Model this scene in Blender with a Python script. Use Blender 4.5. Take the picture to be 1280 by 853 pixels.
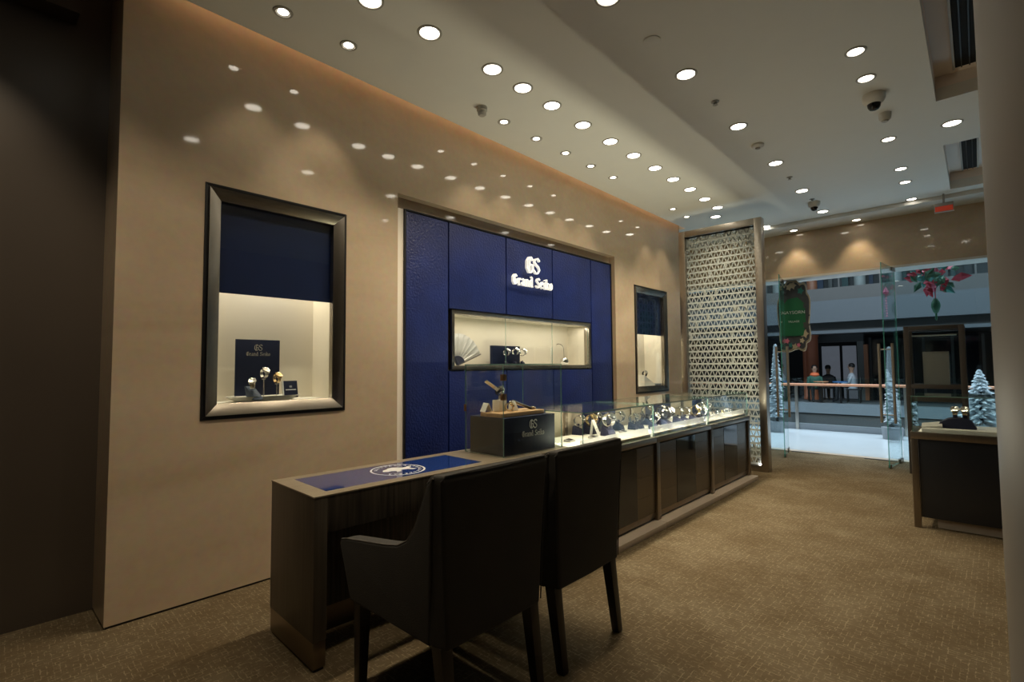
import bpy, bmesh, math, random
from mathutils import Vector, Matrix, Euler
random.seed(7)
S = bpy.context.scene
COL = S.collection
for o in list(bpy.data.objects): bpy.data.objects.remove(o, do_unlink=True)

# ------------------------------------------------------------------ camera
FPX = 630.0
YAW, PITCH, ROLL = math.radians(42.75), math.radians(2.9), math.radians(-0.43)
CAMP = Vector((3.256, 0.0, 1.30))
FW = Vector((-math.sin(YAW)*math.cos(PITCH), math.cos(YAW)*math.cos(PITCH), math.sin(PITCH)))
_r = Vector((math.cos(YAW), math.sin(YAW), 0)); _u = _r.cross(FW)
RT = _r*math.cos(ROLL) + _u*math.sin(ROLL); UP = -_r*math.sin(ROLL) + _u*math.cos(ROLL)
cam = bpy.data.cameras.new('camera'); camo = bpy.data.objects.new('camera', cam); COL.objects.link(camo)
cam.sensor_width = 36; cam.lens = 36*FPX/1280; cam.clip_start = 0.02; cam.clip_end = 200
camo.matrix_world = Matrix(((RT.x, UP.x, -FW.x, CAMP.x), (RT.y, UP.y, -FW.y, CAMP.y), (RT.z, UP.z, -FW.z, CAMP.z), (0, 0, 0, 1)))
S.camera = camo

def on(px, py, axis, val):
    """point where the sight line of a photo pixel meets the plane axis = val"""
    d = FW + RT*((px-640)/FPX) - UP*((py-426.5)/FPX)
    return CAMP + d*((val-CAMP[axis])/d[axis])

# ------------------------------------------------------------------ world, big lights, exposure
W = bpy.data.worlds.new('sky'); S.world = W; W.use_nodes = True
bg = W.node_tree.nodes['Background']; bg.inputs[0].default_value = (0.62, 0.82, 1.0, 1); bg.inputs[1].default_value = 0.30
S.view_settings.view_transform = 'Standard'; S.view_settings.look = 'None'; S.view_settings.gamma = 1
S.view_settings.use_curve_mapping = False; S.view_settings.exposure = 0.0
def area_light(name, loc, size, power, color, rot=(0, 0, 0), parent=None):
    l = bpy.data.lights.new(name, 'AREA'); l.shape = 'RECTANGLE'; l.size, l.size_y = size; l.energy = power; l.color = color
    o = bpy.data.objects.new(name, l); COL.objects.link(o); o.location = loc; o.rotation_euler = rot
    if parent:
        o.parent = parent; o.matrix_parent_inverse = parent.matrix_basis.inverted()
    return o
area_light('atrium_skylight', (2, 11.6, 9.0), (14, 5.0), 2600, (0.72, 0.88, 1.0))
S.cycles.max_bounces = 8; S.cycles.diffuse_bounces = 4; S.cycles.glossy_bounces = 4; S.cycles.transmission_bounces = 4
S.cycles.transparent_max_bounces = 32; S.cycles.sample_clamp_indirect = 3.0; S.cycles.caustics_reflective = False; S.cycles.caustics_refractive = False

# ------------------------------------------------------------------ materials
MATS = {}
def _new(name):
    m = bpy.data.materials.new(name); m.use_nodes = True; MATS[name] = m
    return m, m.node_tree, m.node_tree.nodes['Principled BSDF']
def plain(name, col, rough=0.5, metal=0.0, spec=0.5, emit=None, estr=1.0, coat=0.0, sheen=0.0, vary=0.06, vscale=6.0, bump=0.0, bscale=60.0, stretch=(1, 1, 1)):
    m, nt, b = _new(name); N = nt.nodes; L = nt.links
    b.inputs['Roughness'].default_value = rough; b.inputs['Metallic'].default_value = metal
    b.inputs['Specular IOR Level'].default_value = spec; b.inputs['Coat Weight'].default_value = coat
    b.inputs['Sheen Weight'].default_value = sheen
    tc = N.new('ShaderNodeTexCoord'); mp = N.new('ShaderNodeMapping'); mp.inputs['Scale'].default_value = stretch
    L.new(tc.outputs['Object'], mp.inputs[0])
    nz = N.new('ShaderNodeTexNoise'); nz.inputs['Scale'].default_value = vscale; nz.inputs['Detail'].default_value = 3
    L.new(mp.outputs[0], nz.inputs['Vector'])
    mx = N.new('ShaderNodeMix'); mx.data_type = 'RGBA'
    mx.inputs[6].default_value = tuple(c*(1-vary) for c in col)+(1,); mx.inputs[7].default_value = tuple(min(1, c*(1+vary)) for c in col)+(1,)
    L.new(nz.outputs[0], mx.inputs[0]); L.new(mx.outputs[2], b.inputs['Base Color'])
    if bump:
        n2 = N.new('ShaderNodeTexNoise'); n2.inputs['Scale'].default_value = bscale; L.new(mp.outputs[0], n2.inputs['Vector'])
        bp = N.new('ShaderNodeBump'); bp.inputs['Strength'].default_value = bump; bp.inputs['Distance'].default_value = 0.01
        L.new(n2.outputs[0], bp.inputs['Height']); L.new(bp.outputs[0], b.inputs['Normal'])
    if emit:
        b.inputs['Emission Color'].default_value = tuple(emit)+(1,); b.inputs['Emission Strength'].default_value = estr
    return m
def glassy(name, tint=(0.96, 0.98, 0.97), ior=1.45, extra=0.0, gl=(1, 1, 1)):
    m = bpy.data.materials.new(name); m.use_nodes = True; MATS[name] = m
    nt = m.node_tree; N = nt.nodes; L = nt.links; N.clear()
    out = N.new('ShaderNodeOutputMaterial'); mix = N.new('ShaderNodeMixShader'); tr = N.new('ShaderNodeBsdfTransparent'); g = N.new('ShaderNodeBsdfGlossy')
    fr = N.new('ShaderNodeFresnel'); tr.inputs[0].default_value = tint+(1,); g.inputs['Roughness'].default_value = 0.0
    g.inputs[0].default_value = gl+(1,)
    ad = N.new('ShaderNodeMath'); ad.operation = 'ADD'; ad.use_clamp = True; ad.inputs[1].default_value = extra
    ge = N.new('ShaderNodeNewGeometry'); io = N.new('ShaderNodeMix'); io.data_type = 'FLOAT'; io.inputs[2].default_value = ior; io.inputs[3].default_value = 1/ior
    L.new(ge.outputs['Backfacing'], io.inputs[0]); L.new(io.outputs[0], fr.inputs[0])
    L.new(fr.outputs[0], ad.inputs[0]); L.new(ad.outputs[0], mix.inputs[0]); L.new(tr.outputs[0], mix.inputs[1]); L.new(g.outputs[0], mix.inputs[2]); L.new(mix.outputs[0], out.inputs[0])
    return m
def see_tint(name, col, trans, rough=0.2):
    """tinted translucent sheet: part clear, part coloured"""
    m = bpy.data.materials.new(name); m.use_nodes = True; MATS[name] = m
    nt = m.node_tree; N = nt.nodes; L = nt.links; b = N['Principled BSDF']; b.inputs['Base Color'].default_value = col+(1,); b.inputs['Roughness'].default_value = rough
    tr = N.new('ShaderNodeBsdfTransparent'); mix = N.new('ShaderNodeMixShader'); mix.inputs[0].default_value = trans
    L.new(b.outputs[0], mix.inputs[1]); L.new(tr.outputs[0], mix.inputs[2]); L.new(mix.outputs[0], N['Material Output'].inputs[0])
    return m
def marble(name, c1, c2, rough):
    m, nt, b = _new(name); N = nt.nodes; L = nt.links
    tc = N.new('ShaderNodeTexCoord')
    n1 = N.new('ShaderNodeTexNoise'); n1.inputs['Scale'].default_value = 1.1; n1.inputs['Detail'].default_value = 6; n1.inputs['Distortion'].default_value = 1.2
    n2 = N.new('ShaderNodeTexNoise'); n2.inputs['Scale'].default_value = 22; n2.inputs['Detail'].default_value = 5
    mp = N.new('ShaderNodeMapping'); mp.inputs['Scale'].default_value = (1, .7, 1.6); mp.inputs['Rotation'].default_value = (.5, 0, 0)
    L.new(tc.outputs['Object'], mp.inputs[0]); L.new(mp.outputs[0], n1.inputs['Vector']); L.new(tc.outputs['Object'], n2.inputs['Vector'])
    mx = N.new('ShaderNodeMix'); mx.data_type = 'RGBA'; mx.inputs[6].default_value = c1+(1,); mx.inputs[7].default_value = c2+(1,)
    r1 = N.new('ShaderNodeMapRange'); r1.inputs[1].default_value = .3; r1.inputs[2].default_value = .7
    L.new(n1.outputs[0], r1.inputs[0]); L.new(r1.outputs[0], mx.inputs[0])
    m2 = N.new('ShaderNodeMix'); m2.data_type = 'RGBA'; m2.blend_type = 'MULTIPLY'; m2.inputs[0].default_value = .22
    L.new(mx.outputs[2], m2.inputs[6]); L.new(n2.outputs['Color'], m2.inputs[7])
    hs = N.new('ShaderNodeHueSaturation'); hs.inputs['Value'].default_value = 1.1
    L.new(m2.outputs[2], hs.inputs['Color']); L.new(hs.outputs[0], b.inputs['Base Color'])
    # thin pale veins
    b.inputs['Roughness'].default_value = rough; b.inputs['Specular IOR Level'].default_value = .55
    return m
def carpet():
    m, nt, b = _new('carpet'); N = nt.nodes; L = nt.links
    tc = N.new('ShaderNodeTexCoord')
    wob = N.new('ShaderNodeTexNoise'); wob.inputs['Scale'].default_value = 26; wob.inputs['Detail'].default_value = 3; L.new(tc.outputs['Object'], wob.inputs['Vector'])
    va = N.new('ShaderNodeVectorMath'); va.operation = 'MULTIPLY_ADD'; va.inputs[1].default_value = (.016, .016, 0)
    L.new(wob.outputs['Color'], va.inputs[0]); L.new(tc.outputs['Object'], va.inputs[2])
    def dashes(rot, bw, rh):
        mp = N.new('ShaderNodeMapping'); mp.inputs['Rotation'].default_value = (0, 0, rot); L.new(va.outputs[0], mp.inputs[0])
        br = N.new('ShaderNodeTexBrick'); br.inputs['Scale'].default_value = 1.0; br.inputs['Brick Width'].default_value = bw; br.inputs['Row Height'].default_value = rh
        br.inputs['Mortar Size'].default_value = .0026; br.inputs['Mortar Smooth'].default_value = .6; br.offset = .41; br.squash = .55; br.squash_frequency = 3
        br.inputs['Color1'].default_value = (.105, .079, .046, 1); br.inputs['Color2'].default_value = (.142, .109, .065, 1); br.inputs['Mortar'].default_value = (.290, .232, .148, 1)
        L.new(mp.outputs[0], br.inputs['Vector']); return br
    b1, b2 = dashes(.03, .058, .021), dashes(math.pi/2+.02, .050, .024)
    brk = N.new('ShaderNodeTexNoise'); brk.inputs['Scale'].default_value = 30; brk.inputs['Detail'].default_value = 2; L.new(tc.outputs['Object'], brk.inputs['Vector'])
    kr = N.new('ShaderNodeMapRange'); kr.inputs[1].default_value = .44; kr.inputs[2].default_value = .54; L.new(brk.outputs[0], kr.inputs[0])
    sel = N.new('ShaderNodeTexNoise'); sel.inputs['Scale'].default_value = 9.0; sel.inputs['Detail'].default_value = 4; L.new(tc.outputs['Object'], sel.inputs['Vector'])
    sr = N.new('ShaderNodeMapRange'); sr.inputs[1].default_value = .42; sr.inputs[2].default_value = .58; L.new(sel.outputs[0], sr.inputs[0])
    br = N.new('ShaderNodeMix'); br.data_type = 'RGBA'; L.new(sr.outputs[0], br.inputs[0]); L.new(b1.outputs['Color'], br.inputs[6]); L.new(b2.outputs['Color'], br.inputs[7])
    b0 = br; br = N.new('ShaderNodeMix'); br.data_type = 'RGBA'; br.inputs[6].default_value = (.122, .093, .055, 1); L.new(kr.outputs[0], br.inputs[0]); L.new(b0.outputs[2], br.inputs[7])
    big = N.new('ShaderNodeTexNoise'); big.inputs['Scale'].default_value = 2.1; big.inputs['Detail'].default_value = 7; big.inputs['Roughness'].default_value = .65; L.new(tc.outputs['Object'], big.inputs['Vector'])
    rr = N.new('ShaderNodeMapRange'); rr.inputs[1].default_value = .36; rr.inputs[2].default_value = .62; L.new(big.outputs[0], rr.inputs[0])
    tone = N.new('ShaderNodeMix'); tone.data_type = 'RGBA'; tone.inputs[6].default_value = (.082, .055, .026, 1); L.new(rr.outputs[0], tone.inputs[0])
    # the tufts fade out in the worn pale patches
    mixb = N.new('ShaderNodeMix'); mixb.data_type = 'RGBA'; mixb.inputs[7].default_value = (.165, .129, .080, 1)
    r2 = N.new('ShaderNodeMapRange'); r2.inputs[1].default_value = .45; r2.inputs[2].default_value = .7; r2.inputs[4].default_value = .6; L.new(big.outputs[0], r2.inputs[0])
    L.new(r2.outputs[0], mixb.inputs[0]); L.new(br.outputs[2], mixb.inputs[6])
    tone2 = N.new('ShaderNodeMix'); tone2.data_type = 'RGBA'; L.new(mixb.outputs[2], tone.inputs[7])
    mul = N.new('ShaderNodeMix'); mul.data_type = 'RGBA'; mul.blend_type = 'MIX'; mul.inputs[0].default_value = .62
    L.new(mixb.outputs[2], mul.inputs[6]); L.new(tone.outputs[2], mul.inputs[7])
    L.new(mul.outputs[2], b.inputs['Base Color']); N.remove(tone2)
    fine = N.new('ShaderNodeTexNoise'); fine.inputs['Scale'].default_value = 350; L.new(tc.outputs['Object'], fine.inputs['Vector'])
    bp = N.new('ShaderNodeBump'); bp.inputs['Strength'].default_value = .35; bp.inputs['Distance'].default_value = .004
    L.new(fine.outputs[0], bp.inputs['Height']); L.new(bp.outputs[0], b.inputs['Normal'])
    b.inputs['Roughness'].default_value = .95; b.inputs['Specular IOR Level'].default_value = .1
def woodgrain(name, c1, c2, rough, axis='Z', scale=30, coat=0.0):
    m, nt, b = _new(name); N = nt.nodes; L = nt.links
    tc = N.new('ShaderNodeTexCoord'); mp = N.new('ShaderNodeMapping')
    mp.inputs['Scale'].default_value = {'Z': (scale, scale, 1.2), 'Y': (scale, 1.2, scale), 'X': (1.2, scale, scale)}[axis]
    nz = N.new('ShaderNodeTexNoise'); nz.inputs['Scale'].default_value = 2.0; nz.inputs['Detail'].default_value = 5; nz.inputs['Distortion'].default_value = .3
    L.new(tc.outputs['Object'], mp.inputs[0]); L.new(mp.outputs[0], nz.inputs['Vector'])
    rr = N.new('ShaderNodeMapRange'); rr.inputs[1].default_value = .35; rr.inputs[2].default_value = .65; L.new(nz.outputs[0], rr.inputs[0])
    mx = N.new('ShaderNodeMix'); mx.data_type = 'RGBA'; mx.inputs[6].default_value = c1+(1,); mx.inputs[7].default_value = c2+(1,)
    L.new(rr.outputs[0], mx.inputs[0]); L.new(mx.outputs[2], b.inputs['Base Color']); b.inputs['Roughness'].default_value = rough; b.inputs['Coat Weight'].default_value = coat
    return m
marble('marble', (.50, .385, .265), (.60, .475, .345), .055)
carpet()
plain('ceiling_paint', (.80, .79, .74), .8, vary=.02)
plain('dark_wall', (.085, .068, .055), .35, vary=.12, vscale=2)
plain('coffer_paint', (.92, .82, .74), .7, vary=.02)
plain('black', (.008, .008, .009), .4)
plain('void', (.004, .004, .004), .9)
plain('cream_trim', (.92, .85, .75), .5, vary=.02)
plain('column_paint', (.30, .285, .265), .42, vary=.05, vscale=3)
plain('steel_brushed', (.36, .325, .28), .27, metal=1, vary=.15, vscale=3, stretch=(60, 1, 60))
plain('steel_frame', (.42, .385, .34), .30, metal=1, vary=.12, vscale=3, stretch=(60, 60, 1))
plain('bronze_steel', (.25, .21, .165), .33, metal=1, vary=.15, vscale=3, stretch=(60, 60, 1))
plain('plinth_side_lit', (.045, .042, .038), .5)  # paler tone paints the light on the plinth's left face
plain('panel_black', (.007, .008, .011), .35)
plain('kerb_grey', (.26, .28, .30), .4)
plain('banner_teal', (.008, .045, .045), .6)
plain('banner_blue', (.012, .030, .070), .6)
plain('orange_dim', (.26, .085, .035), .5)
plain('trim_paint', (.62, .60, .56), .4)
plain('pull_metal', (.36, .31, .25), .45, metal=.5)
plain('tower_metal', (.050, .042, .034), .4)
plain('chrome', (.80, .79, .77), .10, metal=1)
plain('watch_steel', (.86, .84, .80), .16, metal=1)
plain('watch_dark_steel', (.30, .30, .32), .22, metal=1)
plain('gold', (.82, .62, .34), .18, metal=1)
plain('blue_leather', (.007, .0185, .120), .42, vary=.45, vscale=5, bump=.5, bscale=55)
plain('navy_satin', (.009, .020, .085), .35, vary=.2)
plain('navy_velvet', (.004, .006, .030), .75, sheen=.0, vary=.2)
plain('navy_card', (.009, .014, .040), .55, spec=.15, vary=.1)
plain('blue_inlay', (.012, .040, .20), .06, vary=.04, coat=.6)
plain('white_fabric', (.80, .74, .62), .8, vary=.03, bump=.1, bscale=400)
plain('white_deck', (.86, .83, .77), .7, vary=.02)
plain('white_paper', (.85, .83, .78), .7, vary=.02)
plain('beige_panel', (.52, .45, .35), .5, vary=.06)
plain('silver_print', (.72, .72, .72), .45, vary=.02)
plain('gold_print', (.62, .56, .44), .45, vary=.02)
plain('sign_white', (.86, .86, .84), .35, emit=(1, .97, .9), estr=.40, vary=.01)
woodgrain('desk_wood', (.022, .017, .012), (.070, .055, .038), .36, 'Z', 34)
woodgrain('desk_edge', (.20, .165, .115), (.27, .225, .16), .32, 'Y', 30)
woodgrain('desk_side', (.060, .048, .034), (.085, .069, .049), .4, 'Z', 30)
plain('kick_metal', (.26, .215, .165), .32, metal=1, vary=.1)
plain('panel_laminate', (.105, .088, .066), .30, metal=.75, vary=.14, vscale=4, stretch=(40, 40, 1))
plain('dark_glass', (.007, .009, .014), .05, spec=.35)
plain('plinth_stone', (.50, .415, .33), .35, vary=.05)
plain('chair_fabric', (.036, .033, .029), .9, sheen=.04, vary=.18, vscale=8, bump=.25, bscale=300)
plain('piping', (.10, .09, .08), .7)
plain('chair_leg', (.012, .009, .007), .32)
plain('plastic_white', (.72, .70, .64), .5)
plain('plastic_grey', (.40, .385, .35), .5)
plain('lens_dark', (.006, .006, .008), .06)
plain('lamp_trim', (.42, .40, .36), .5)
plain('lamp_lens', (1, .97, .9), .5, emit=(1.0, .92, .78), estr=10.0, vary=0)
plain('lamp_lens_cool', (1, .97, .9), .5, emit=(1.0, .95, .88), estr=14.0, vary=0)
plain('led_warm', (1, .9, .7), .5, emit=(1, .88, .66), estr=5.0, vary=0)
plain('cove_led', (1, .7, .4), .5, emit=(1.0, .64, .38), estr=5.0, vary=0)
plain('exit_red', (.55, .06, .03), .5, emit=(1, .10, .04), estr=.12, vary=0)
plain('brass_hinge', (.23, .15, .09), .35, metal=1)
woodgrain('board_wood', (.50, .30, .15), (.62, .40, .21), .45, 'Y', 20)
plain('acrylic', (.80, .74, .64), .15, vary=.04)
plain('ceramic', (.74, .72, .66), .25)
plain('fan_paper', (.85, .83, .80), .7, vary=.02)
plain('frost_film', (.53, .57, .55), .55, vary=.04)
plain('mall_floor', (.62, .67, .70), .10, vary=.10, vscale=.7)
plain('mall_fascia', (.085, .098, .108), .45, vary=.04)
plain('mall_trim', (.075, .075, .072), .5)
plain('mall_dark', (.020, .021, .023), .6, vary=.3, vscale=1.5)
plain('mall_grey', (.09, .095, .095), .6, vary=.08)
plain('mall_col', (.24, .25, .24), .55)
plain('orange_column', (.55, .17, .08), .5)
plain('handrail_wood', (.62, .26, .13), .4)
plain('poster_grey', (.34, .36, .40), .6, emit=(.55, .62, .75), estr=.10, vary=.1)
plain('teal', (.03, .22, .20), .6, vary=.3)
plain('red_leaf', (.42, .02, .05), .55, vary=.3)
plain('green_leaf', (.03, .13, .07), .6, vary=.3)
plain('pink', (.62, .16, .26), .6)
plain('sign_green', (.010, .14, .055), .5, vary=.08)
plain('sign_floral', (.06, .065, .075), .6, vary=.5, vscale=14)
plain('sign_gold', (.52, .44, .31), .4)
plain('tree_white', (.62, .68, .72), .8, vary=.2, vscale=20)
plain('skin', (.36, .22, .15), .6)
plain('hair', (.008, .007, .007), .6)
plain('cloth_white', (.32, .35, .38), .8)
plain('cloth_green', (.03, .10, .07), .8)
plain('cloth_dark', (.015, .015, .018), .8)
plain('orange_cloth', (.65, .14, .05), .7)
plain('table_blue', (.05, .16, .38), .5)
plain('poster_blank', (.27, .265, .25), .6)
plain('dial_white', (.75, .74, .70), .3)
plain('dial_dark', (.012, .016, .035), .2)
glassy('glass')
glassy('glass_case', (.965, .985, .975), 1.33)
glassy('glass_facade', (.88, .94, .95), 1.40, .0)
see_tint('fin_frosted', (.70, .72, .70), .50)
see_tint('glass_edge', (.16, .30, .25), .35)
see_tint('glass_edge_bright', (.10, .42, .36), .25)

# ------------------------------------------------------------------ mesh helpers
class MB:
    def __init__(s): s.v = []; s.f = []; s.mi = []
    def add(s, vs, fs, mi=0):
        b = len(s.v); s.v += [Vector(p) for p in vs]; s.f += [tuple(b+i for i in f) for f in fs]; s.mi += [mi]*len(fs); return s
    def box(s, x0, x1, y0, y1, z0, z1, mi=0):
        return s.add([(x0, y0, z0), (x1, y0, z0), (x1, y1, z0), (x0, y1, z0), (x0, y0, z1), (x1, y0, z1), (x1, y1, z1), (x0, y1, z1)],
                     [(0, 3, 2, 1), (4, 5, 6, 7), (0, 1, 5, 4), (1, 2, 6, 5), (2, 3, 7, 6), (3, 0, 4, 7)], mi)
    def pane(s, x0, x1, y0, y1, z0, z1):
        """glass sheet: the two large faces get slot 0, the thin edges slot 1"""
        d = [x1-x0, y1-y0, z1-z0]; t = d.index(min(d)); k = len(s.mi); s.box(x0, x1, y0, y1, z0, z1)
        big = {0: (3, 5), 1: (2, 4), 2: (0, 1)}[t]
        for i in range(6): s.mi[k+i] = 0 if i in big else 1
        return s
    def hexa(s, bot, top, mi=0):
        return s.add(list(bot)+list(top), [(3, 2, 1, 0), (4, 5, 6, 7), (0, 1, 5, 4), (1, 2, 6, 5), (2, 3, 7, 6), (3, 0, 4, 7)], mi)
    def prism(s, pts, a, b, fn, mi=0):
        """closed outline pts (u, w) swept from a to b; fn(u, w, t) -> xyz"""
        n = len(pts); va = [fn(u, w, a) for u, w in pts]; vb = [fn(u, w, b) for u, w in pts]
        return s.add(va+vb, [tuple(reversed(range(n))), tuple(range(n, 2*n))]+[(i, (i+1) % n, n+(i+1) % n, n+i) for i in range(n)], mi)
    def lathe(s, prof, c=(0, 0, 0), seg=20, axis='Z', mi=0, caps=True):
        n = len(prof); vs = []
        for k in range(seg):
            a = 2*math.pi*k/seg
            for r, z in prof:
                p = (r*math.cos(a), r*math.sin(a), z)
                if axis == 'X': p = (p[2], p[0], p[1])
                if axis == 'Y': p = (p[0], p[2], p[1])
                vs.append((p[0]+c[0], p[1]+c[1], p[2]+c[2]))
        fs = []
        for k in range(seg):
            k2 = (k+1) % seg
            for i in range(n-1): fs.append((k*n+i, k2*n+i, k2*n+i+1, k*n+i+1))
        if caps:
            fs.append(tuple(k*n for k in reversed(range(seg)))); fs.append(tuple(k*n+n-1 for k in range(seg)))
        return s.add(vs, fs, mi)
    def tube(s, pts, r, seg=8, mi=0, closed=False):
        pts = [Vector(p) for p in pts]; n = len(pts); vs = []
        for i, p in enumerate(pts):
            a = pts[(i-1) % n] if (i or closed) else p; b = pts[(i+1) % n] if (i < n-1 or closed) else p
            t = (b-a).normalized(); q = t.cross(Vector((0, 0, 1)))
            if q.length < 1e-3: q = t.cross(Vector((0, 1, 0)))
            q.normalize(); w = t.cross(q); rr = r[i] if isinstance(r, (list, tuple)) else r
            for k in range(seg):
                an = 2*math.pi*k/seg; vs.append(p+(q*math.cos(an)+w*math.sin(an))*rr)
        fs = []
        for i in range(n if closed else n-1):
            j = (i+1) % n
            for k in range(seg): fs.append((i*seg+k, i*seg+(k+1) % seg, j*seg+(k+1) % seg, j*seg+k))
        if not closed: fs += [tuple(reversed(range(seg))), tuple((n-1)*seg+k for k in range(seg))]
        return s.add(vs, fs, mi)
    def xf(s, M):
        s.v = [M @ p for p in s.v]; return s
    def build(s, name, mats, parent=None, bevel=0.0, smooth=False, world=True, segs=2):
        me = bpy.data.meshes.new(name); vs = s.v
        if parent is not None and world:
            inv = parent.matrix_basis.inverted()
            if parent.parent: inv = inv @ parent.parent.matrix_basis.inverted()
            vs = [inv @ p for p in vs]
        me.from_pydata([tuple(p) for p in vs], [], s.f); 
        for i, p in enumerate(me.polygons): p.material_index = s.mi[i]
        for m in (mats if isinstance(mats, (list, tuple)) else [mats]): me.materials.append(MATS[m])
        bm = bmesh.new(); bm.from_mesh(me); bmesh.ops.recalc_face_normals(bm, faces=bm.faces)
        if bevel:
            ed = [e for e in bm.edges if len(e.link_faces) == 2 and e.calc_face_angle(0) > .5]
            bmesh.ops.bevel(bm, geom=ed, offset=bevel, segments=segs, profile=.6, affect='EDGES', clamp_overlap=True)
        bm.to_mesh(me); bm.free()
        if smooth or bevel:
            for p in me.polygons: p.use_smooth = True
            me.set_sharp_from_angle(angle=math.radians(38))
        o = bpy.data.objects.new(name, me); COL.objects.link(o)
        if parent is not None: o.parent = parent
        return o
def tag(o, label, cat, group=None):
    o['label'] = label; o['category'] = cat
    if group: o['group'] = group
    return o
def thing(name, label, cat, loc=(0, 0, 0), rz=0.0, group=None, rot=None):
    o = bpy.data.objects.new(name, None); COL.objects.link(o); o.empty_display_size = .05
    o.location = loc; o.rotation_euler = rot if rot else (0, 0, rz); o.matrix_basis = Matrix.LocRotScale(Vector(loc), Euler(rot if rot else (0, 0, rz)), None)
    return tag(o, label, cat, group)
def struct(o): o['kind'] = 'structure'; return o
def copy_tree(o, loc, rot=None, label=None, group=None, scale=1.0, parent=None):
    c = o.copy(); COL.objects.link(c)
    if parent is None:
        c.location = loc; c.rotation_euler = rot if rot else (0, 0, 0); c.scale = (scale,)*3
        if label: c['label'] = label
        if group: c['group'] = group
    else: c.parent = parent
    for ch in o.children: copy_tree(ch, None, parent=c)
    return c
def bx(name, x0, x1, y0, y1, z0, z1, m, parent=None, bevel=0.0): return MB().box(x0, x1, y0, y1, z0, z1).build(name, m, parent, bevel)

# ------------------------------------------------------------------ the room
CE = 3.35            # ceiling height
LIP = 0.10           # the ceiling stops this far from the marble wall, a cove above
Y0, Y1 = -2.6, 7.27  # room back, end of the marble wall
FY = 8.45            # glass front
HB = 0.5*(on(962, 354, 1, FY+.05).z + on(1209, 318, 1, FY+.05).z)   # underside of the header
N1 = (.908, 1.800, 1.005, 2.387); N2 = (5.868, 6.81, .935, 2.357)   # wall showcases
RC = (2.231, 5.403, 0.0, 2.652)                                     # panel recess
struct(MB().box(-1.2, 6.2, Y0-.2, FY+.02, -.10, 0).build('floor', 'carpet'))
struct(bx('trim_1', -1.2, 6.2, FY+.02, FY+.16, -.10, .004, 'plinth_stone'))
# marble wall with the openings left out
m = MB(); ys = [.505, N1[0], N1[1], RC[0], RC[1], N2[0], N2[1], Y1]; T = -.36
for i in range(7):
    a, b = ys[i], ys[i+1]
    if i in (0, 2, 4, 6): m.box(T, 0, a, b, .012, 3.62)
    else:
        z0, z1 = {1: N1[2:], 3: RC[2:], 5: N2[2:]}[i]
        if z0 > .02: m.box(T, 0, a, b, .012, z0)
        m.box(T, 0, a, b, z1, 3.62)
struct(m.build('wall_left', 'marble'))
struct(bx('shadow_gap_left', -.35, -.006, .511, RC[0], 0.0, .012, 'black'))  # black strip stands for the shade in the gap below the marble
# recess back around the shallow window, and its pale edge channel
WY0, WY1, WZ0, WZ1 = 2.79, 4.85, 1.29, 1.775
struct(MB().box(-.36, -.08, RC[0], WY0, 0, RC[3]).box(-.36, -.08, WY1, RC[1], 0, RC[3]).box(-.36, -.08, WY0, WY1, 0, WZ0).box(-.36, -.08, WY0, WY1, WZ1, RC[3]).build('wall_recess', 'marble'))
struct(bx('trim_2', -.08, -.02, RC[0], RC[0]+.065, 0, 2.545, 'cream_trim'))
struct(bx('wall_panel', -.46, -.33, Y0, .505, 0, 3.62, 'dark_wall'))
bk = on(100, 17, 0, -.2)
struct(bx('ceiling_beam', -.33, -.2, Y0, bk.y, bk.z, 3.62, 'dark_wall'))
struct(bx('wall_rear', -.5, 6.2, Y0-.2, Y0, 0, 3.62, 'dark_wall'))
struct(bx('wall_right', 6.0, 6.2, Y0, FY, 0, 3.62, 'column_paint'))
struct(bx('wall_entrance', -1.2, 6.2, FY+.05, FY+.35, HB, 3.62, 'marble'))
struct(bx('trim_3', -1.2, 6.2, FY+.0, FY+.40, HB-.03, HB, 'trim_paint'))
struct(bx('wall_side', -1.2, -1.0, Y1, FY+.4, 0, 3.62, 'marble'))
struct(bx('wall_return', -1.2, T, Y1-.2, Y1, 0, 3.62, 'marble'))
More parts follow.
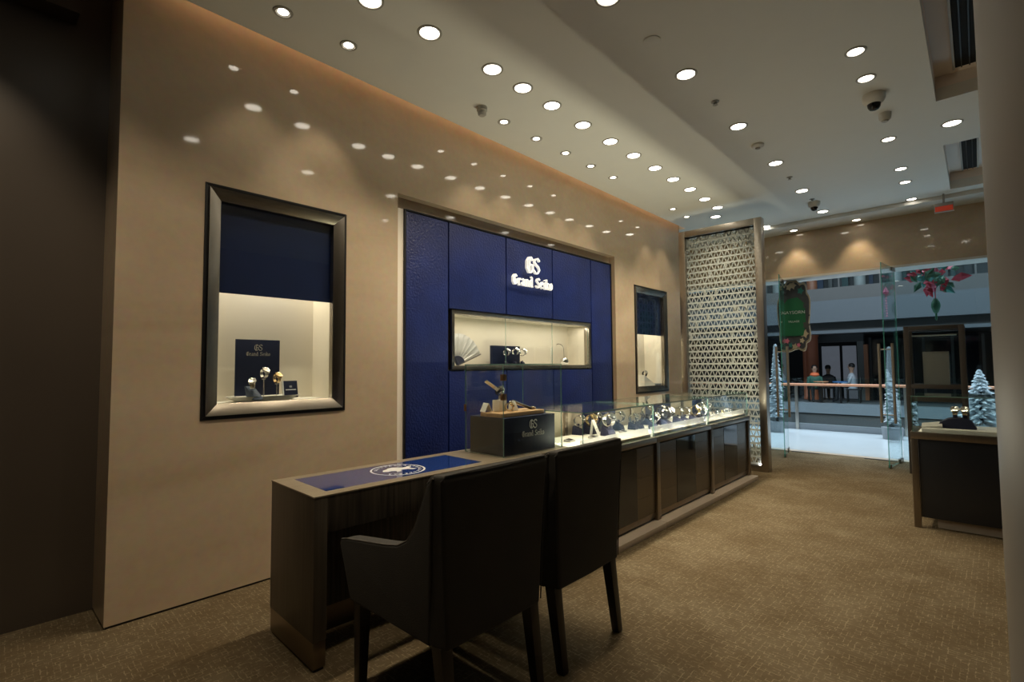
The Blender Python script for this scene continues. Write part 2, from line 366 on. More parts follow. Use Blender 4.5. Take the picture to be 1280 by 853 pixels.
# ceiling with two coffers for the air slots
c1 = on(1170, 127, 2, CE); c2a = on(1179.5, 182, 2, CE); c2b = on(1187, 237, 2, CE)
CX = c1.x; CW = CX+.62; SY = 8.02
m = MB(); T2 = CE+.10
m.box(LIP, CX, Y0, SY, CE, T2).box(CW, 6.0, Y0, SY, CE, T2)
m.box(CX, CW, Y0, 2.0, CE, T2).box(CX, CW, c1.y, c2a.y, CE, T2).box(CX, CW, c2b.y, SY, CE, T2)
struct(m.build('ceiling', 'ceiling_paint'))
struct(bx('ceiling_front', -1.0, 6.0, SY, FY+.06, 3.30, T2, 'ceiling_paint'))
struct(bx('ceiling_cove', -.36, 6.0, Y0, FY+.06, 3.62, 3.70, 'ceiling_paint'))
struct(bx('ceiling_corner', -1.0, LIP, Y1, SY, CE, T2, 'ceiling_paint'))
for k, (a, b) in enumerate(((2.0, c1.y), (c2a.y, c2b.y))):
    struct(MB().box(CX-.03, CW+.03, a-.03, b+.03, CE+.19, CE+.25).box(CX-.03, CX, a-.03, b+.03, CE+.10, CE+.19).box(CW, CW+.03, a-.03, b+.03, CE+.10, CE+.19).box(CX, CW, a-.03, a, CE+.10, CE+.19).box(CX, CW, b, b+.03, CE+.10, CE+.19).build('ceiling_coffer', 'coffer_paint'))
    t = thing('air_vent', ['long black linear air slot in the ceiling coffer above the round column', 'shorter black linear air slot in the ceiling coffer beside the exit sign'][k], 'air vent', (CX+.14, a, CE+.19))
    bx('slot', CX+.12, CX+.24, a+.05, b-.10, CE+.175, CE+.189, 'void', t)
    for xx in (CX+.115, CX+.245): bx('slot_frame', xx-.007, xx+.007, a+.05, b-.10, CE+.160, CE+.189, 'lamp_trim', t)
    for j in range(2): bx('blade', CX+.155+.045*j, CX+.162+.045*j, a+.05, b-.10, CE+.165, CE+.176, 'black', t)
# cove light strip lying on the ceiling edge
tag(bx('cove_light_strip', LIP+.002, LIP+.020, .6, Y1-.05, T2+.050, T2+.066, 'cove_led'), 'warm orange light strip hidden in the cove along the marble wall', 'light')
# round column beside the camera
cc = Vector((3.256+.345, .98, 0))
struct(MB().lathe([(.33, 0), (.33, CE)], cc, 64).build('column', 'column_paint', smooth=True))

# ------------------------------------------------------------------ ceiling fittings
def make_downlight(name, r, lens, gimbal=False):
    t = thing(name, 'x', 'ceiling light')
    MB().lathe([(r, -.001), (r+.004, -.006), (r+.016, -.005), (r+.018, .0)], seg=28, caps=False).build('trim_ring', 'lamp_trim', t, smooth=True, world=False)
    if gimbal:
        MB().lathe([(r, -.002), (r*.86, .002), (r*.80, .001)], seg=24, caps=False).build('gimbal', 'plastic_grey', t, smooth=True, world=False)
        MB().lathe([(r*.80, -.0005), (r*.80, -.0015)], seg=24).build('lens', lens, t, world=False)
    else:
        MB().lathe([(r, -.0005), (r, -.0025)], seg=28).build('lens', lens, t, world=False)
    return t
def lamp(parent_loc, power, color, size=math.radians(80), blend=.7, aim=None, radius=.04):
    l = bpy.data.lights.new('downlight_beam', 'SPOT'); l.energy = power; l.color = color; l.spot_size = size; l.spot_blend = blend; l.shadow_soft_size = radius
    o = bpy.data.objects.new('downlight_beam', l); COL.objects.link(o)
    return o
ORD = ['first', 'second', 'third', 'fourth', 'fifth', 'sixth', 'seventh', 'eighth', 'ninth', 'tenth', 'eleventh', 'twelfth', 'thirteenth', 'fourteenth', 'fifteenth']
WARM = (1.0, .84, .60); WARM2 = (1.0, .85, .62)
protoB = make_downlight('downlight', .058, 'lamp_lens'); protoS = make_downlight('gimbal_downlight', .036, 'lamp_lens', True); protoQ = make_downlight('small_downlight', .045, 'lamp_lens')
_used = set()
def place_light(proto, px, py, label, group, power, color=WARM, z=CE, size=80, aim=None):
    p = on(px, py, 2, z) if not isinstance(px, Vector) else px
    if proto.name not in _used: _used.add(proto.name); t = proto; t.location = p; t['label'] = label; t['group'] = group
    else: t = copy_tree(proto, p, None, label, group)
    if power:
        o = lamp(p, power, color, math.radians(size)); o.parent = t; o.location = (0, 0, -.02)
        if aim is not None: o.rotation_euler = Vector(aim).to_track_quat('-Z', 'Y').to_euler()
    return t
LB = 'round downlight, %s from the lattice screen in the row above the display counter'
for i_, (px, py) in enumerate(((463, 0), (537, 41), (615.5, 86.7), (653.6, 110), (690, 132), (728.6, 156.4), (763, 177), (792, 194.5), (818.7, 210.2), (841.5, 224.2), (862.6, 236.7), (881, 249), (897, 259.5))):
    place_light(protoB, px, py, LB % ORD[12-i_], 'downlights above the counter', 19, WARM, size=108)
place_light(protoB, 894.5, 271, 'round recessed downlight just in front of the lattice screen top rail', None, 20)
LS = 'small gimbal downlight, %s from the lattice screen in the row beside the wall cove'
for i_, (px, py) in enumerate(((354, 15), (435.7, 56.7), (630, 152.5), (670.5, 173.5), (707, 191.5), (738.5, 207.8), (766.5, 222), (841, 261.5), (858.4, 271))):
    place_light(protoS, px, py, LS % ORD[8-i_], 'gimbal lights along the marble wall', 6, WARM2, size=62, aim=(-.30, .0, -1))
LR = 'round downlight, %s from the entrance in the spaced row along the ceiling middle'
for i_, (px, py) in enumerate(((857.5, 93), (923, 158), (969.5, 204), (1002.5, 238.5), (1028.5, 264.5))):
    place_light(protoB, px, py, LR % ORD[4-i_], 'downlights over the aisle', 13, WARM)
p = on(857.5, 93, 2, CE)
for i_, yy in enumerate((2.36, 1.3, .25)): place_light(protoB, Vector((p.x, yy, CE)), 0, LR % ORD[5+i_], 'downlights over the aisle', 10, WARM)  # the last one, out of view, is added to brighten the near wall
LQ = 'small downlight, %s from the entrance in the row beside the air coffers'
for i_, (px, py) in enumerate(((1069.5, 64.5), (1082.5, 98), (1110.5, 174), (1126, 211), (1131.5, 227.7), (1139.5, 249))):
    place_light(protoQ, px, py, LQ % ORD[5-i_], 'small downlights beside the coffers', 6, WARM)
place_light(protoB, 1190, 154, 'round downlight between the two air coffers', None, 9)
LH = 'downlight washing the entrance header marble, %s from the lattice screen'
for i_, (px, py) in enumerate(((992.5, 297), (1071, 284.3))):
    place_light(protoQ, Vector((on(px, py, 1, FY-.12).x, FY-.12, 3.30)), 0, LH % ORD[i_], 'header wash lights', 14, (1, .78, .45), size=78)
place_light(protoQ, 958, 283, 'downlight beside the top corner of the lattice screen', None, 14)
place_light(protoB, Vector((on(463, 0, 2, CE).x, .33, CE)), 0, LB % ORD[13], 'downlights above the counter', 27, WARM, size=108)  # out of view, added to brighten the near end of the marble wall
# light falling on the dark wall beside the marble, from a downlight just out of view
place_light(protoS, Vector((.415, -.12, CE)), 0, 'small gimbal downlight lighting the dark wall panel', None, 34, WARM2, size=62, aim=(-.5, 0, -1))

def dome_camera(px, py, label, r):
    p = on(px, py, 2, CE); t = thing('dome_camera', label, 'security camera', p, group='dome cameras on the ceiling')
    MB().lathe([(r, 0), (r, -r*.45), (r*.86, -r*.75), (r*.62, -r*.95)], seg=24).build('housing', 'plastic_white', t, smooth=True, world=False)
    MB().lathe([(r*.60, -r*.93), (r*.55, -r*1.25), (r*.38, -r*1.5), (r*.12, -r*1.6)], seg=20).build('dome', 'lens_dark', t, smooth=True, world=False)
    return p
dome_camera(1092, 119, 'white dome security camera with black dome beside a small detector', .075)
dome_camera(1017.5, 253, 'white dome security camera over the aisle towards the entrance', .07)
def detector(name, px, py, label, cat, prof, parts=None, mt='plastic_grey'):
    p = on(px, py, 2, CE); t = thing(name, label, cat, p); MB().lathe(prof, seg=20).build('body', mt, t, smooth=True, world=False)
    if parts: MB().lathe(parts, seg=14).build('sensor', 'lamp_trim', t, smooth=True, world=False)
    return t
detector('motion_detector', 602.5, 134, 'grey cylindrical detector hanging between the gimbal lights and the wall cove', 'detector', [(.042, 0), (.042, -.03), (.036, -.035), (.033, -.062)], [(.03, -.06), (.024, -.07)])
detector('motion_detector', 1106, 142, 'small white cylindrical detector behind the larger dome camera', 'detector', [(.045, 0), (.042, -.045), (.03, -.06)], [(.028, -.06), (.02, -.07)], 'plastic_white')
detector('speaker_plate', 814.5, 51, 'flat round ceiling plate between two aisle downlights', 'ceiling plate', [(.055, 0), (.055, -.006), (.045, -.009)], mt='ceiling_paint')
detector('smoke_detector', 947, 181, 'beige smoke detector between aisle downlights', 'smoke detector', [(.055, 0), (.055, -.018), (.04, -.03)], [(.022, -.03), (.018, -.042)], 'plastic_white')
for px, py, lb in ((894, 127, 'small ceiling sprinkler before the first aisle downlights'), (987, 221.5, 'small ceiling sprinkler between two far aisle downlights'), (1015, 249, 'small round ceiling plate just before the far dome camera'), (1036, 274, 'small round ceiling plate beyond the far dome camera')):
    detector('sprinkler', px, py, lb, 'sprinkler', [(.03, 0), (.03, -.005), (.018, -.008)], [(.012, -.008), (.014, -.026), (.02, -.028)])
p = on(1180, 260, 1, SY-.05)
t = thing('exit_sign', 'small red lit exit sign box near the entrance ceiling', 'exit sign', (p.x, p.y, p.z-.05))
bx('housing', p.x-.09, p.x+.09, p.y-.02, p.y+.02, p.z-.05, p.z+.06, 'plastic_grey', t, .004)
bx('lit_face', p.x-.082, p.x+.082, p.y-.024, p.y-.0205, p.z-.042, p.z+.02, 'exit_red', t)
bx('bracket', p.x-.01, p.x+.01, p.y-.01, p.y+.01, p.z+.06, CE, 'plastic_grey', t)

# ------------------------------------------------------------------ blackletter style lettering drawn with a broad nib
GLYPH = {  # strokes on a grid, x-height 1.0, cap height 1.5
 'G': (1.15, [[(.95, 1.2), (.7, 1.46), (.4, 1.42), (.14, 1.1), (.12, .45), (.4, .04), (.75, .06), (.98, .35), (.98, .78), (.62, .78)], [(.52, 1.35), (.52, .2)]]),
 'S': (1.0, [[(.86, 1.22), (.62, 1.47), (.3, 1.38), (.16, 1.08), (.42, .84), (.72, .66), (.86, .38), (.62, .06), (.3, .06), (.06, .32)]]),
 'r': (.62, [[(.08, .95), (.2, .95), (.2, .05), (.34, .0)], [(.2, .75), (.42, .98), (.56, .82)]]),
 'a': (.82, [[(.14, .82), (.38, 1.0), (.58, .84), (.58, .12), (.74, .02)], [(.58, .58), (.26, .5), (.12, .28), (.24, .04), (.44, .06), (.58, .24)]]),
 'n': (.88, [[(.06, .95), (.18, .95), (.18, .05), (.30, .0)], [(.18, .74), (.42, 1.0), (.62, .86), (.62, .1), (.76, .0)]]),
 'd': (.84, [[(.58, .82), (.32, 1.0), (.12, .78), (.12, .24), (.32, .02), (.52, .1)], [(.38, 1.5), (.6, 1.35), (.6, .1), (.74, .0)]]),
 'e': (.74, [[(.14, .52), (.58, .66), (.52, .92), (.34, 1.0), (.12, .78), (.12, .26), (.32, .02), (.6, .2)]]),
 'i': (.42, [[(.08, .95), (.2, .95), (.2, .08), (.34, .0)], [(.14, 1.3), (.26, 1.38)]]),
 'k': (.82, [[(.1, 1.48), (.2, 1.45), (.2, .0)], [(.2, .52), (.52, .98), (.66, .82)], [(.3, .58), (.56, .1), (.74, .02)]]),
 'o': (.80, [[(.36, 1.0), (.12, .76), (.12, .24), (.36, .0), (.62, .24), (.62, .76), (.36, 1.0)]]),
}
def glyph(mb, ch, ox, oz, sc, fn, d0, d1, nib=(.085, .060), base=.026):
    """draw one letter; fn(u, w, t) -> xyz with u along the line, w up, t depth"""
    for st in GLYPH[ch][1]:
        for (a, b), (c, d) in zip(st[:-1], st[1:]):
            A = Vector((ox+a*sc, oz+b*sc)); B = Vector((ox+c*sc, oz+d*sc)); n = Vector((nib[0], nib[1]))*sc
            t = (B-A).normalized(); q = Vector((-t.y, t.x))*base*sc
            if q.dot(n) < 0: q = -q
            e = n*.5+q; A2, B2 = A-t*.02*sc, B+t*.02*sc
            pts = [A2-e, B2-e, B2+e, A2+e]
            mb.prism([(p.x, p.y) for p in pts], d0, d1, fn)
def word_width(s, sp=.06): return sum((GLYPH[c][0] if c != ' ' else .5)+sp for c in s)-sp
def lettering(parent, fn, width, z_word, d0, d1, mt, split=True, name='letter', world=True):
    """the GS monogram above the two words; centred on u = 0, words' baseline at z_word"""
    tx = 'Grand Seiko'; sc = width/word_width(tx); u = -width/2; joined = MB()
    items = []
    for c in tx:
        if c == ' ': u += .56*sc; continue
        items.append((c, u, z_word, sc)); u += (GLYPH[c][0]+.06)*sc
    g = sc*1.62; gw = (GLYPH['G'][0]+GLYPH['S'][0]-.12)*g
    items += [('G', -gw/2, z_word+sc*2.05, g), ('S', -gw/2+(GLYPH['G'][0]-.12)*g, z_word+sc*2.05, g)]
    for c, uu, zz, s_ in items:
        mb = MB() if split else joined
        glyph(mb, c, uu, zz, s_, fn, d0, d1)
        if split: mb.build(name, mt, parent, world=world)
    if not split: joined.build(name, mt, parent)

# ------------------------------------------------------------------ wall showcases
def rails(parent, y0, y1, z0, z1, w, xo, xi, xb, mt='steel_brushed'):
    O = [(y0, z0), (y1, z0), (y1, z1), (y0, z1)]; I = [(y0+w, z0+w), (y1-w, z0+w), (y1-w, z1-w), (y0+w, z1-w)]
    for k in range(4):
        a, b = O[k], O[(k+1) % 4]; c, d = I[(k+1) % 4], I[k]
        MB().hexa([(xb, *a), (xb, *b), (xb, *c), (xb, *d)], [(xo, *a), (xo, *b), (xi, *c), (xi, *d)]).build('frame_rail', mt, parent, .0025)
def wall_showcase(N, label, blue_mat, power):
    y0, y1, z0, z1 = N; t = thing('wall_showcase', label, 'display case', (0, (y0+y1)/2, z0)); g = .022
    rails(t, y0, y1, z0, z1, g, .004, .004, -.06, 'black')
    rails(t, y0+g, y1-g, z0+g, z1-g, .068, .016, -.012, -.06)
    a, b, c, d = y0+.09, y1-.09, z0+.09, z1-.09; X = -.34
    MB().box(X, X+.01, y0+.01, y1-.01, c-.03, d+.03).build('back_board', 'white_fabric', t)
    MB().box(X+.01, -.062, y0+.005, a-.012, c-.03, d+.03).build('side_board', 'white_fabric', t)
    MB().box(X+.01, -.062, b+.012, y1-.005, c-.03, d+.03).build('side_board', 'white_fabric', t)
    MB().box(X+.01, -.062, a-.012, b+.012, c-.03, c-.005).build('base_board', 'white_deck', t)
    MB().box(X+.01, -.062, a-.012, b+.012, d+.005, d+.03).build('top_board', 'black', t)
    MB().box(-.075, -.064, a-.008, b+.008, 1.757 if N is N1 else 1.72, d+.003).build('upper_panel', blue_mat, t)
    MB().pane(-.050, -.044, a-.006, b+.006, c-.006, d+.006).build('glass_pane', ['glass', 'glass_edge'], t)
    bx('led_strip', -.30, -.12, a+.05, b-.05, d-.006, d+.003, 'cream_trim', t)
    area_light('showcase_led', (-.19, (a+b)/2, d-.02), (.12, b-a-.1), power, (1, .88, .68), parent=t)
    return t, (a, b, c-.005, d)
w1, (a1, b1, f1, d1) = wall_showcase(N1, 'large steel framed wall showcase with plain navy upper panel above the desk', 'navy_satin', 10.5)
w2, (a2, b2, f2, d2) = wall_showcase(N2, 'steel framed wall showcase beside the lattice screen with blue patterned upper panel', 'navy_satin', 13.0)
# triangle pattern on the far blue panel
m = MB()
for r in range(6):
    for k in range(9):
        y = a2+.05+k*.075; z = 1.76+r*.083; s_ = 1 if (k+r) % 2 else -1; h = .032
        m.prism([(y-.028, z-h*s_), (y+.028, z-h*s_), (y, z+h*s_)], -.064, -.0628, lambda u, w, tt: (tt, u, w))
pt = m.build('triangle_print', 'navy_card', w2); pt['kind'] = 'stuff'

# ------------------------------------------------------------------ blue feature panel with shallow window and logo
PX = -.01; py_ = [2.31, 2.75, 3.46, 4.17, 4.89, 5.32]; PT = 2.545
bp = thing('feature_panel', 'tall blue leather wall feature panel with window showcase in marble recess', 'wall panel', (PX, 3.8, 0))
for i in range(5):
    a, b = py_[i]+.006, py_[i+1]-.006
    if i in (0, 4): bx('leather_panel', -.05, PX, a, b, .10, PT-.012, 'blue_leather', bp, .006)
    else:
        bx('leather_panel', -.05, PX, a, b, WZ1+.022, PT-.012, 'blue_leather', bp, .006)
        bx('leather_panel', -.05, PX, a, b, .10, WZ0-.022, 'blue_leather', bp, .006)
rails(bp, py_[0]-.012, py_[-1]+.012, .08, PT+.004, .014, PX+.006, PX+.006, -.078, 'black')
MB().box(-.078, -.052, py_[0], WY0-.03, .09, PT).box(-.078, -.052, WY1+.03, py_[-1], .09, PT).box(-.078, -.052, WY0-.03, WY1+.03, .09, WZ0-.021).box(-.078, -.052, WY0-.03, WY1+.03, WZ1+.021, PT).build('backing', 'black', bp)
ws = thing('window_showcase', 'long low window showcase set in the blue leather panel', 'display case', (PX, 3.82, WZ0))
rails(ws, WY0-.012, WY1+.012, WZ0-.012, WZ1+.012, .034, PX+.008, PX+.004, -.075)
MB().box(-.33, -.32, WY0, WY1, WZ0, WZ1).build('back_board', 'white_fabric', ws)
for a, b in ((WY0, WY0+.01), (WY1-.01, WY1)): MB().box(-.32, -.076, a, b, WZ0, WZ1).build('side_board', 'white_fabric', ws)
MB().box(-.32, -.076, WY0+.01, WY1-.01, WZ0, WZ0+.012).build('base_board', 'white_deck', ws)
MB().box(-.32, -.076, WY0+.01, WY1-.01, WZ1-.010, WZ1).build('top_board', 'white_fabric', ws)
g = [WY0+.022, 3.46, 4.17, WY1-.022]
for i in range(3): MB().pane(PX-.018, PX-.012, g[i]+.002, g[i+1]-.002, WZ0+.020, WZ1-.020).build('glass_pane', ['glass', 'glass_edge'], ws)
bx('led_strip', -.13, -.09, WY0+.05, WY1-.05, WZ1-.018, WZ1-.011, 'cream_trim', ws)
area_light('showcase_led', (-.105, (WY0+WY1)/2, WZ1-.03), (.04, WY1-WY0-.15), 5.5, (1, .88, .70), parent=ws)
lg = thing('logo_sign', 'raised white lettering Grand Seiko with GS monogram on the blue panel', 'sign', (PX, 3.815, 2.08))
lettering(lg, lambda u, w, tt: (tt, 3.805+u, w), .62, 2.085, PX+.028, PX+.052, 'sign_white')
for yy in (3.60, 4.02): MB().lathe([(.006, .0065), (.006, .03)], (PX, yy, 2.12), 8, 'X').build('standoff_pin', 'black', lg)

# ------------------------------------------------------------------ watches, stands, cards
def make_watch(dial, strap='watch_steel', body='watch_steel'):
    """a wristwatch closed into a loop round the y axis, face turned up towards +x"""
    t = thing('wristwatch', 'x', 'watch'); R = .031; n = 20; m = MB(); a0 = math.radians(42)
    for k in range(n):      # bracelet links
        a = 2*math.pi*k/n+a0
        if abs((a-a0+math.pi) % (2*math.pi)-math.pi) < .5: continue
        w = .0130-.003*abs(math.sin((a-a0)/2)); c = Vector((R*math.cos(a), 0, R*.94*math.sin(a))); q = Vector((math.cos(a), 0, math.sin(a))); tt = Vector((-math.sin(a), 0, math.cos(a)))
        hl = math.pi*R/n*.93
        P = [c+tt*sx*hl+Vector((0, sy*w, 0)) for sx, sy in ((-1, -1), (1, -1), (1, 1), (-1, 1))]
        m.hexa([p_-q*.002 for p_ in P], [p_+q*.0028 for p_ in P])
    m.build('bracelet', strap, t, world=False)
    M = Matrix.Translation((R*math.cos(a0), 0, R*math.sin(a0))) @ Matrix.Rotation(math.pi/2-a0, 4, 'Y')
    m = MB().lathe([(.0195, -.007), (.0225, -.002), (.0225, .004), (.0190, .008), (.0178, .0075)], seg=22)
    for sx in (-1, 1):
        for sy in (-1, 1): m.box(min(sx*.014, sx*.023), max(sx*.014, sx*.023), sy*.0125-.003, sy*.0125+.003, -.004, .002)
    cs = m.xf(M).build('case', body, t, world=False, smooth=True)
    MB().lathe([(.0178, .0050), (.0178, .0062)], seg=20).xf(M).build('dial', dial, t, world=False)
    MB().lathe([(.0034, .0215), (.0034, .0262)], seg=8, axis='Y').xf(M).build('crown', body, t, world=False)
    hb = MB(); 
    for ang, ln in ((.6, .009), (2.3, .0125)):
        c_, s_ = math.cos(ang), math.sin(ang); hb.hexa([(-s_*.0009, c_*.0009, .0063), (s_*.0009, -c_*.0009, .0063), (c_*ln+s_*.0006, s_*ln-c_*.0006, .0063), (c_*ln-s_*.0006, s_*ln+c_*.0006, .0063)],
            [(-s_*.0009, c_*.0009, .0068), (s_*.0009, -c_*.0009, .0068), (c_*ln+s_*.0006, s_*ln-c_*.0006, .0068), (c_*ln-s_*.0006, s_*ln+c_*.0006, .0068)])
    hb.xf(M).build('hands', 'silver_print' if dial != 'dial_white' else 'black', t, world=False)
    return t
def make_stand():
    t = thing('watch_stand', 'x', 'stand')
    MB().hexa([(-.030, -.028, 0), (.034, -.028, 0), (.034, .028, 0), (-.030, .028, 0)], [(-.024, -.024, .052), (.024, -.024, .030), (.024, .024, .030), (-.024, .024, .052)]).build('block', 'navy_velvet', t, .004, world=False)
    MB().tube([(.0, 0, .038), (.004, 0, .062)], .007, 8).build('post', 'navy_velvet', t, world=False)
    return t
W_ = {'white': make_watch('dial_white'), 'dark': make_watch('dial_dark'), 'gold': make_watch('dial_white', 'gold', 'gold'), 'strap': make_watch('dial_dark', 'black', 'watch_steel'), 'grey': make_watch('dial_dark', 'watch_dark_steel', 'watch_dark_steel')}
STAND = make_stand(); first = set()
def put(proto, loc, rz, label, group=None, tilt=0.0, sc=1.0, rot=None):
    rot = rot or (0, tilt, rz); key = proto.name
    if key not in first:
        first.add(key); proto.location = loc; proto.rotation_euler = rot; proto.scale = (sc,)*3; proto['label'] = label
        if group: proto['group'] = group
        return proto
    return copy_tree(proto, loc, rot, label, group, sc)

# contents of the near wall showcase
cardw = on(300, 489, 0, -.20); x_ = -.20
p0, p1 = on(295, 424, 0, x_), on(349, 489, 0, x_)
t = thing('display_card', 'tall navy display card with printed logo on the tray in the large wall showcase', 'card', (x_, (p0.y+p1.y)/2, f1+.03))
bx('board', x_-.014, x_, p0.y, p1.y, f1+.034, p0.z, 'navy_card', t, .002)
cy_ = (p0.y+p1.y)/2; lettering(t, lambda u, w, tt: (tt, cy_+u, w), .150, p0.z-.105, x_+.0005, x_+.0015, 'gold_print', split=False, name='printed_logo')
m = MB(); tx0, tx1 = a1+.10, on(376, 490, 0, -.12).y      # shallow oval tray
n = 28; cx_, cyy = -.165, (tx0+tx1)/2; rx, ry = .105, (tx1-tx0)/2
rings = [(.72, .0), (.80, .006), (1.0, .030), (1.02, .034), (.97, .033), (.78, .012), (.0001, .011)]
vs = []; fs = []
for k in range(n):
    a = 2*math.pi*k/n
    for s_, z in rings: vs.append((cx_+rx*s_*math.copysign(abs(math.cos(a))**.7, math.cos(a)), cyy+ry*s_*math.copysign(abs(math.sin(a))**.7, math.sin(a)), f1+.0005+z))
L_ = len(rings)
for k in range(n):
    for i in range(L_-1): fs.append((k*L_+i, ((k+1) % n)*L_+i, ((k+1) % n)*L_+i+1, k*L_+i+1))
fs.append(tuple(k*L_ for k in range(n)))
tag(m.add(vs, fs).build('oval_tray', 'ceramic', smooth=True), 'pale oval tray holding the watches in the large wall showcase', 'tray')
zt = f1+.014
def acrylic_stand(loc, h, label, group):
    t = thing('acrylic_stand', label, 'stand', loc, group=group)
    MB().lathe([(.018, 0), (.018, .004), (.004, .006), (.003, h)], seg=12).build('stem', 'chrome', t, smooth=True, world=False)
    MB().lathe([(.012, h), (.012, h+.003)], seg=12).build('saddle', 'acrylic', t, world=False)
pa = on(330, 467, 0, -.135); acrylic_stand((-.135, pa.y, zt), pa.z-zt-.038, 'slim metal stand under the white dialled watch before the navy card', None)
put(W_['white'], (-.135, pa.y, pa.z), 0.15, 'white dialled steel watch raised before the tall navy display card')
pb = on(346, 473, 0, -.135); acrylic_stand((-.135, pb.y, zt), pb.z-zt-.038, 'slim metal stand under the gold watch at the navy card edge', None)
put(W_['gold'], (-.135, pb.y, pb.z), 0.1, 'gold watch raised at the edge of the tall navy display card')
pc = on(318, 486, 0, -.085); t = thing('watch_ramp', 'slanted blue leather ramp on the oval tray', 'stand', (-.085, pc.y, zt))
MB().hexa([(-.115, pc.y-.034, zt), (-.055, pc.y-.006, zt), (-.055, pc.y+.040, zt), (-.115, pc.y+.012, zt)], [(-.128, pc.y-.045, zt+.085), (-.118, pc.y-.041, zt+.085), (-.050, pc.y+.041, zt+.010), (-.118, pc.y+.008, zt+.085)]).build('ramp', 'banner_blue', t, .001)
put(W_['white'], (-.072, pc.y-.015, zt+.098), -.5, 'white dialled steel watch on the slanted blue ramp')
pd0, pd1 = on(356, 476, 0, -.10), on(373, 489, 0, -.10)
t = thing('name_plaque', 'small navy plaque with silver edge standing on the oval tray', 'plaque', (-.10, pd0.y, zt))
M_ = Matrix.Translation((-.10, 0, zt)) @ Matrix.Rotation(math.radians(-12), 4, 'Y')
hh = pd0.z-zt; MB().box(-.008, 0, pd0.y, pd1.y, .003, hh).xf(M_).build('plate', 'navy_card', t, .001)
MB().box(-.0085, .0006, pd0.y-.008, pd0.y, .003, hh).xf(M_).build('edge', 'silver_print', t)
mm = MB(); 
for c_, dz in (('G', .6), ('S', .6)): glyph(mm, c_, (pd0.y+pd1.y)/2-.008+(.009 if c_ == 'S' else 0), hh*.6, .009, lambda u, w, tt: (tt, u, w), .0002, .0008)
mm.box(.0002, .0008, pd0.y+.012, pd1.y-.012, hh*.45, hh*.50)
mm.xf(M_).build('print', 'silver_print', t)

# contents of the far wall showcase
q = on(806, 478, 0, -.15)
t = thing('slanted_card', 'white slanted card ramp at the foot of the far wall showcase', 'card', (-.15, q.y, f2))
MB().hexa([(-.22, q.y-.10, f2), (-.10, q.y-.10, f2), (-.10, q.y+.20, f2), (-.22, q.y+.20, f2)], [(-.22, q.y-.10, f2+.15), (-.10, q.y-.10, f2+.15), (-.10, q.y+.20, f2+.02), (-.22, q.y+.20, f2+.02)]).build('ramp', 'white_paper', t, .002)
put(W_['strap'], (-.14, q.y-.02, f2+.165), -.4, 'black strapped watch on the white ramp in the far wall showcase', sc=1.2)
tag(MB().hexa([(-.20, q.y+.21, f2), (-.08, q.y+.21, f2), (-.08, q.y+.42, f2), (-.20, q.y+.42, f2)], [(-.22, q.y+.20, f2+.02), (-.07, q.y+.20, f2+.02), (-.07, q.y+.46, f2+.025), (-.22, q.y+.46, f2+.025)]).build('flat_tray', 'desk_wood', bevel=.002), 'low dark tray beside the white ramp in the far wall showcase', 'tray')

# contents of the window showcase
zb = WZ0+.012
q = on(572, 452, 0, -.20)
t = thing('folding_fan', 'open white folding fan with blue hub in the window showcase', 'fan', (-.20, q.y, zb))
hub = Vector((-.20, q.y, zb+.012)); n = 16; R0, R1 = .075, .29
for k in range(n):
    a, b = [math.radians(118-(118-22)*(k+j)/n) for j in (0, 1)]; dx = .004 if k % 2 else -.004
    P = lambda r, an, d=0: (hub.x+.03*(r/R1)-.02+d, hub.y+r*math.cos(an), hub.z+r*math.sin(an))
    MB().hexa([P(R0, a, -.001), P(R1, a, -.001), P(R1, b, -.001), P(R0, b, -.001)], [P(R0, a, dx), P(R1, a, dx), P(R1, b, -dx), P(R0, b, -dx)]).build('fold', 'fan_paper', t)
MB().prism([(0, 0)]+[(R0*1.15*math.cos(math.radians(x)), R0*1.15*math.sin(math.radians(x))) for x in range(20, 122, 14)], hub.x-.02, hub.x+.010, lambda u, w, tt: (tt, hub.y+u, hub.z+w)).build('hub', 'navy_velvet', t)
MB().tube([(hub.x+.006, hub.y, hub.z), (hub.x+.012, hub.y+R1*.95, hub.z+R1*.36)], .006, 6).build('guard_stick', 'chair_leg', t)
p0, p1 = on(615.5, 432, 0, -.20), on(650, 450, 0, -.20)
t = thing('display_block', 'low wide navy display block in the window showcase', 'display stand', (-.2, p0.y, zb))
bx('block', -.235, -.20, p0.y, p1.y, zb, p0.z, 'navy_card', t, .003)
bx('base', -.20, -.11, p0.y+.01, p1.y+.06, zb, zb+.02, 'navy_velvet', t, .003)
for k, (px, py) in enumerate(((633, 441), (644, 440), (653.5, 441))):
    q = on(px, py, 0, -.14); tq = put(STAND, (-.145, q.y, zb+.021), 0, ('first', 'second', 'third')[k]+' navy watch block from the folding fan, before the low navy display block', 'stands in the window showcase', sc=.62)
    put(W_[('grey', 'white', 'white')[k]], (-.140, q.y, max(q.z, zb+.091)), .1, ('dark steel watch before the low navy display block', 'white dialled watch at the middle of the low navy display block', 'white dialled watch past the end of the low navy display block')[k], None, sc=1.1)
q = on(705.5, 449, 0, -.18)
t = thing('pendulum_ornament', 'brushed metal ball on a thin arched wire stand in the window showcase', 'ornament', (-.18, q.y, zb))
MB().lathe([(.0001, -.05)]+[(.05*math.sin(math.radians(a)), -.05*math.cos(math.radians(a))) for a in range(15, 180, 15)]+[(.0001, .05)], (-.18, q.y, zb+.0505), 22).build('ball', 'chrome', t, smooth=True)
pts = [(-.18, q.y-.008, zb+.10), (-.18, q.y-.012, zb+.17)]+[(-.18, q.y-.10+.085*math.cos(math.radians(a)), zb+.19+.055*math.sin(math.radians(a))) for a in range(0, 130, 18)]
MB().tube(pts, .0045, 6).build('wire', 'chrome', t)
